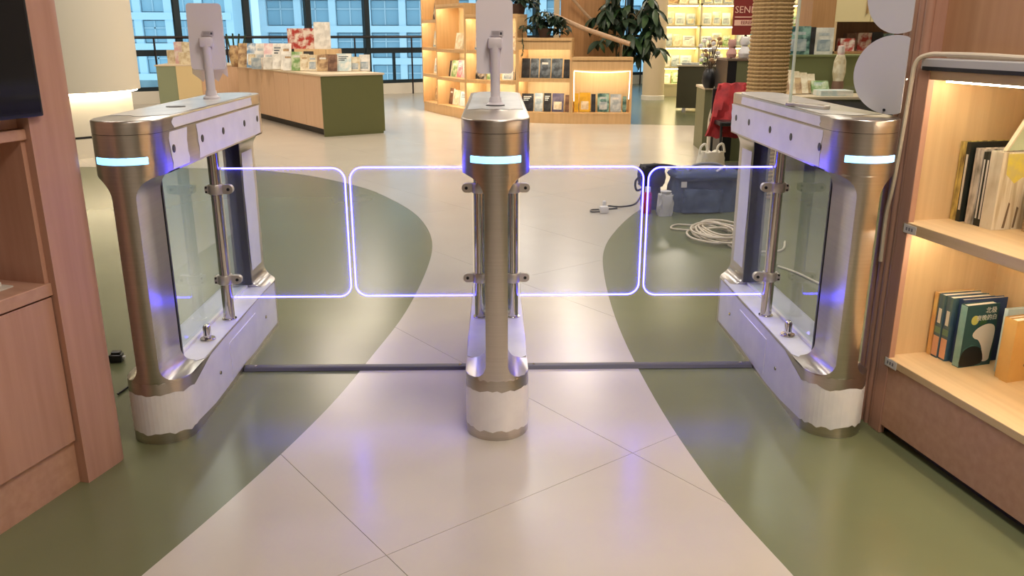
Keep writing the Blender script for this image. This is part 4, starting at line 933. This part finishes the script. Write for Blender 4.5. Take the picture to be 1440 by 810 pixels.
# ---- cream hose curving down
hs = [D(1019, 126, 8.25), D(1013, 131, 8.25), D(1005, 148, 8.25), D(999, 166, 8.3), D(997, 190, 8.25), D(996, 215, 8.2)]; hs.append(Vector((hs[-1].x, 8.2, .016)))
tag(put('hose', tube(catmull(hs, 6), .02, 10), CREAMC, smooth=True), 'cream hose curving down to the floor beside the low olive cabinet', 'hose')
# ================================================================== THINGS ON THE FLOOR
DENIM = noisy('blue_tool_canvas', srgb(62, 78, 112), srgb(92, 108, 140), (9, 9, 9), .75, nscale=1, bump=.2)
bp = G(988, 306); bgp = Vector((bp.x, 6.0, 0))
def soft(w_, d_, h, bulge, seed, n=10, m=7):
    r_ = random.Random(seed); rings = []
    for k in range(m):
        t = k / (m - 1); s = 1 + bulge * math.sin(math.pi * t) - .06 * t; ring = []
        for i in range(4 * n):
            a = 2 * math.pi * i / (4 * n); c, s_ = math.cos(a), math.sin(a); e = .5
            ring.append((w_ / 2 * s * math.copysign(abs(c) ** e, c) + r_.uniform(-.009, .009), d_ / 2 * s * math.copysign(abs(s_) ** e, s_) + r_.uniform(-.006, .006), h * t + (r_.uniform(-.012, .012) if k == m - 1 else 0)))
        rings.append(ring)
    return loft(rings)
bw_ = D(1040, 280, 5.9).x - D(945, 280, 5.9).x
tbg = thing('tool_bag', 'slumped blue canvas tool bag on the floor beyond the wing', 'bag', Vector(((D(1040, 280, 5.9).x + D(945, 280, 5.9).x) / 2, 6.0, 0)), R(4))
put('bag_body', soft(bw_, .26, .26, .05, 2), DENIM, tbg, smooth=True, angle=60)
put('flap', soft(bw_ * .96, .30, .06, .1, 5), mat('bag_flap', srgb(74, 88, 118), .8), tbg, (0, -.01, .235), smooth=True, angle=60)
put('pocket', soft(bw_ * .6, .05, .16, .05, 6), DENIM, tbg, (-.05, -.15, .01), smooth=True, angle=60)
put('handle', tube(catmull([(-.14, -.05, .27), (-.10, -.06, .33), (.0, -.06, .345), (.1, -.06, .33), (.15, -.05, .27)], 5), .010, 8), mat('strap_grey', srgb(150, 150, 160), .7), tbg, smooth=True)
put('white_label', bbox(-.21, -.17, -.155, -.15, .19, .23), PW, tbg)
put('cable_tie', tube([(.04, -.15, .30), (.11, -.13, .335)], .008, 6), PW, tbg)
go = Vector((D(915, 268, 6.05).x, 6.05, 0))
gr_ = thing('tool_pouch', 'black tool pouch with straps slumped beside the blue bag', 'pouch', go)
put('pouch_body', soft(.17, .16, .14, .12, 12), mat('black_canvas', srgb(26, 28, 44), .8), gr_, (0, .0, .17), smooth=True, angle=60)
put('pouch_base', soft(.12, .14, .18, .05, 13), mat('navy_canvas', srgb(40, 46, 84), .8), gr_, (.0, .0, 0), smooth=True, angle=60)
put('strap', tube(catmull([(-.07, -.09, .27), (-.13, -.1, .22), (-.12, -.1, .15), (-.06, -.09, .17)], 5), .008, 8), mat('black_canvas', srgb(26, 28, 44), .8), gr_, smooth=True)
put('strap', tube(catmull([(-.05, -.05, .31), (.05, -.08, .325), (.16, -.06, .31)], 5), .014, 8), mat('black_canvas', srgb(26, 28, 44), .8), gr_, smooth=True)
sp_ = thing('spray_can', 'small red spray can standing in front of the black pouch', 'can', Vector((D(910, 298, 5.85).x, 5.86, 0)))
put('can_body', lathe([(.028, 0), (.03, .005), (.03, .14), (.022, .155)], 18), M('can_red', 176, 40, 52), sp_, smooth=True); put('can_cap', lathe([(.02, .155), (.02, .19), (.001, .192)], 14), PW, sp_, smooth=True)
wp = thing('cloth_pouch', 'small white cloth pouch leaning on the blue bag', 'pouch', Vector((D(936, 303, 5.75).x, 5.78, 0)))
put('pouch_body', soft(.10, .07, .15, .1, 21), mat('offwhite_cloth', srgb(206, 204, 206), .8), wp, smooth=True, angle=60); put('pouch_tie', lathe([(.035, .145), (.03, .155), (.04, .175)], 14), mat('offwhite_cloth', srgb(206, 204, 206), .8), wp)
pb = thing('plastic_bag', 'crumpled white plastic carrier bag behind the blue tool bag', 'bag', Vector((D(998, 240, 6.9).x, 6.9, 0)), R(10))
PBM = mat('white_plastic_film', srgb(226, 222, 208), .35, )
put('bag_body', soft(.20, .14, .30, .12, 31), PBM, pb, smooth=True, angle=60)
for sx in (-.07, .08): put('bag_handle', tube(catmull([(sx - .03, 0, .28), (sx - .02, 0, .34), (sx + .02, 0, .36), (sx + .04, 0, .29)], 5), .010, 6), PBM, pb, smooth=True)
bx_ = thing('black_case', 'low dark case on the floor behind the plastic bag', 'case', Vector((D(1035, 225, 7.5).x, 7.5, 0)))
put('case_body', bbox(-.16, .18, -.1, .14, 0, .10, .012), mat('dark_case', srgb(62, 60, 52), .5), bx_); put('case_handle', tube([(-.05, -.1, .06), (-.05, -.125, .06), (.06, -.125, .06), (.06, -.1, .06)], .007, 6), BLACK, bx_)
# coil of cable
cc0 = G(1010, 332); r_ = random.Random(3); path = []
for k in range(9):
    cx2, cy2 = cc0.x + r_.uniform(-.06, .06), cc0.y + r_.uniform(-.12, .12); ra, rb_ = r_.uniform(.10, .17), r_.uniform(.16, .30); ph = r_.uniform(0, .6)
    for i in range(14):
        a = ph + 2 * math.pi * i / 14; path.append((cx2 + ra * math.cos(a), cy2 + rb_ * math.sin(a), .008 + .0045 * k + .008 * r_.random()))
coil = tag(put('cable_coil', tube(catmull(path, 3), .007, 6), CREAMC, smooth=True), 'tangled coil of cream cable on the green floor', 'cable')
put('loose_loop', tube(catmull([(cc0.x - .05, cc0.y + .25, .01), (cc0.x - .2, cc0.y + .3, .009), (cc0.x - .26, cc0.y + .18, .009), (cc0.x - .12, cc0.y + .1, .010), (cc0.x - .02, cc0.y - .1, .009), (cc0.x + .02, cc0.y - .38, .009), (cc0.x + .25, cc0.y - .42, .009), (cc0.x + .36, cc0.y - .2, .012)], 6), .006, 6), CREAMC, coil, smooth=True)
# white plug and black cord
pg = G(849, 300)
pl = thing('power_adapter', 'white plug adapter with a black cord lying on the cream tiles', 'adapter', (pg.x, pg.y, .0022), R(10))
put('adapter_body', bbox(-.03, .03, -.025, .025, 0, .05, .008), PW, pl, smooth=True); put('plug_top', bbox(.02, .045, .08, .11, .0, .07, .008), PW, pl, smooth=True)
put('cord', tube(catmull([(-.03, .0, .012), (-.08, .03, .006), (-.06, .1, .006), (.03, .1, .006), (.14, .12, .006)], 6), .006, 6), BLACK, pl, smooth=True)
pw0 = Vector((pg.x, pg.y, 0))
tag(put('extension_cable', tube(catmull([pw0 + Vector((.05, .13, .028)), pw0 + Vector((.16, .2, .008)), pw0 + Vector((.28, .32, .008)), G(903, 272) + Vector((0, 0, .008))], 6), .006, 6), BLACK, smooth=True), 'black power cord running from the white plug to the pouch', 'cord')
# thin cable behind the bookcase-side pedestal
yb = [G(1094, 376), G(1120, 385), G(1145, 397), G(1168, 408), G(1200, 420)]
tag(put('floor_cable', tube(catmull([p + Vector((0, 0, .006)) for p in yb], 6), .006, 6), CREAMC, smooth=True), 'thin cream cable crossing the green floor behind the glass panel', 'cable')
# small black gadget and cord by the wood cabinet
gk = G(166, 508)
gd_ = thing('charger', 'small black charger on the floor between cabinet and pedestal', 'charger', (gk.x, gk.y, 0), R(6))
put('charger_body', bbox(-.028, .02, -.02, .02, 0, .032, .005), BLACK, gd_, smooth=True); put('charger_top', bbox(-.02, .015, -.012, .015, .03, .042, .004), BLACK, gd_); put('charger_tip', bbox(.02, .03, -.008, .006, .012, .022, .002), PW, gd_)
tag(put('thin_cable', tube(catmull([G(166, 556) + Vector((0, 0, .005)), G(176, 549) + Vector((0, 0, .005)), G(184, 544) + Vector((0, 0, .006))], 6), .004, 6), BLACK, smooth=True), 'short black cord on the green floor beside the pedestal', 'cord')
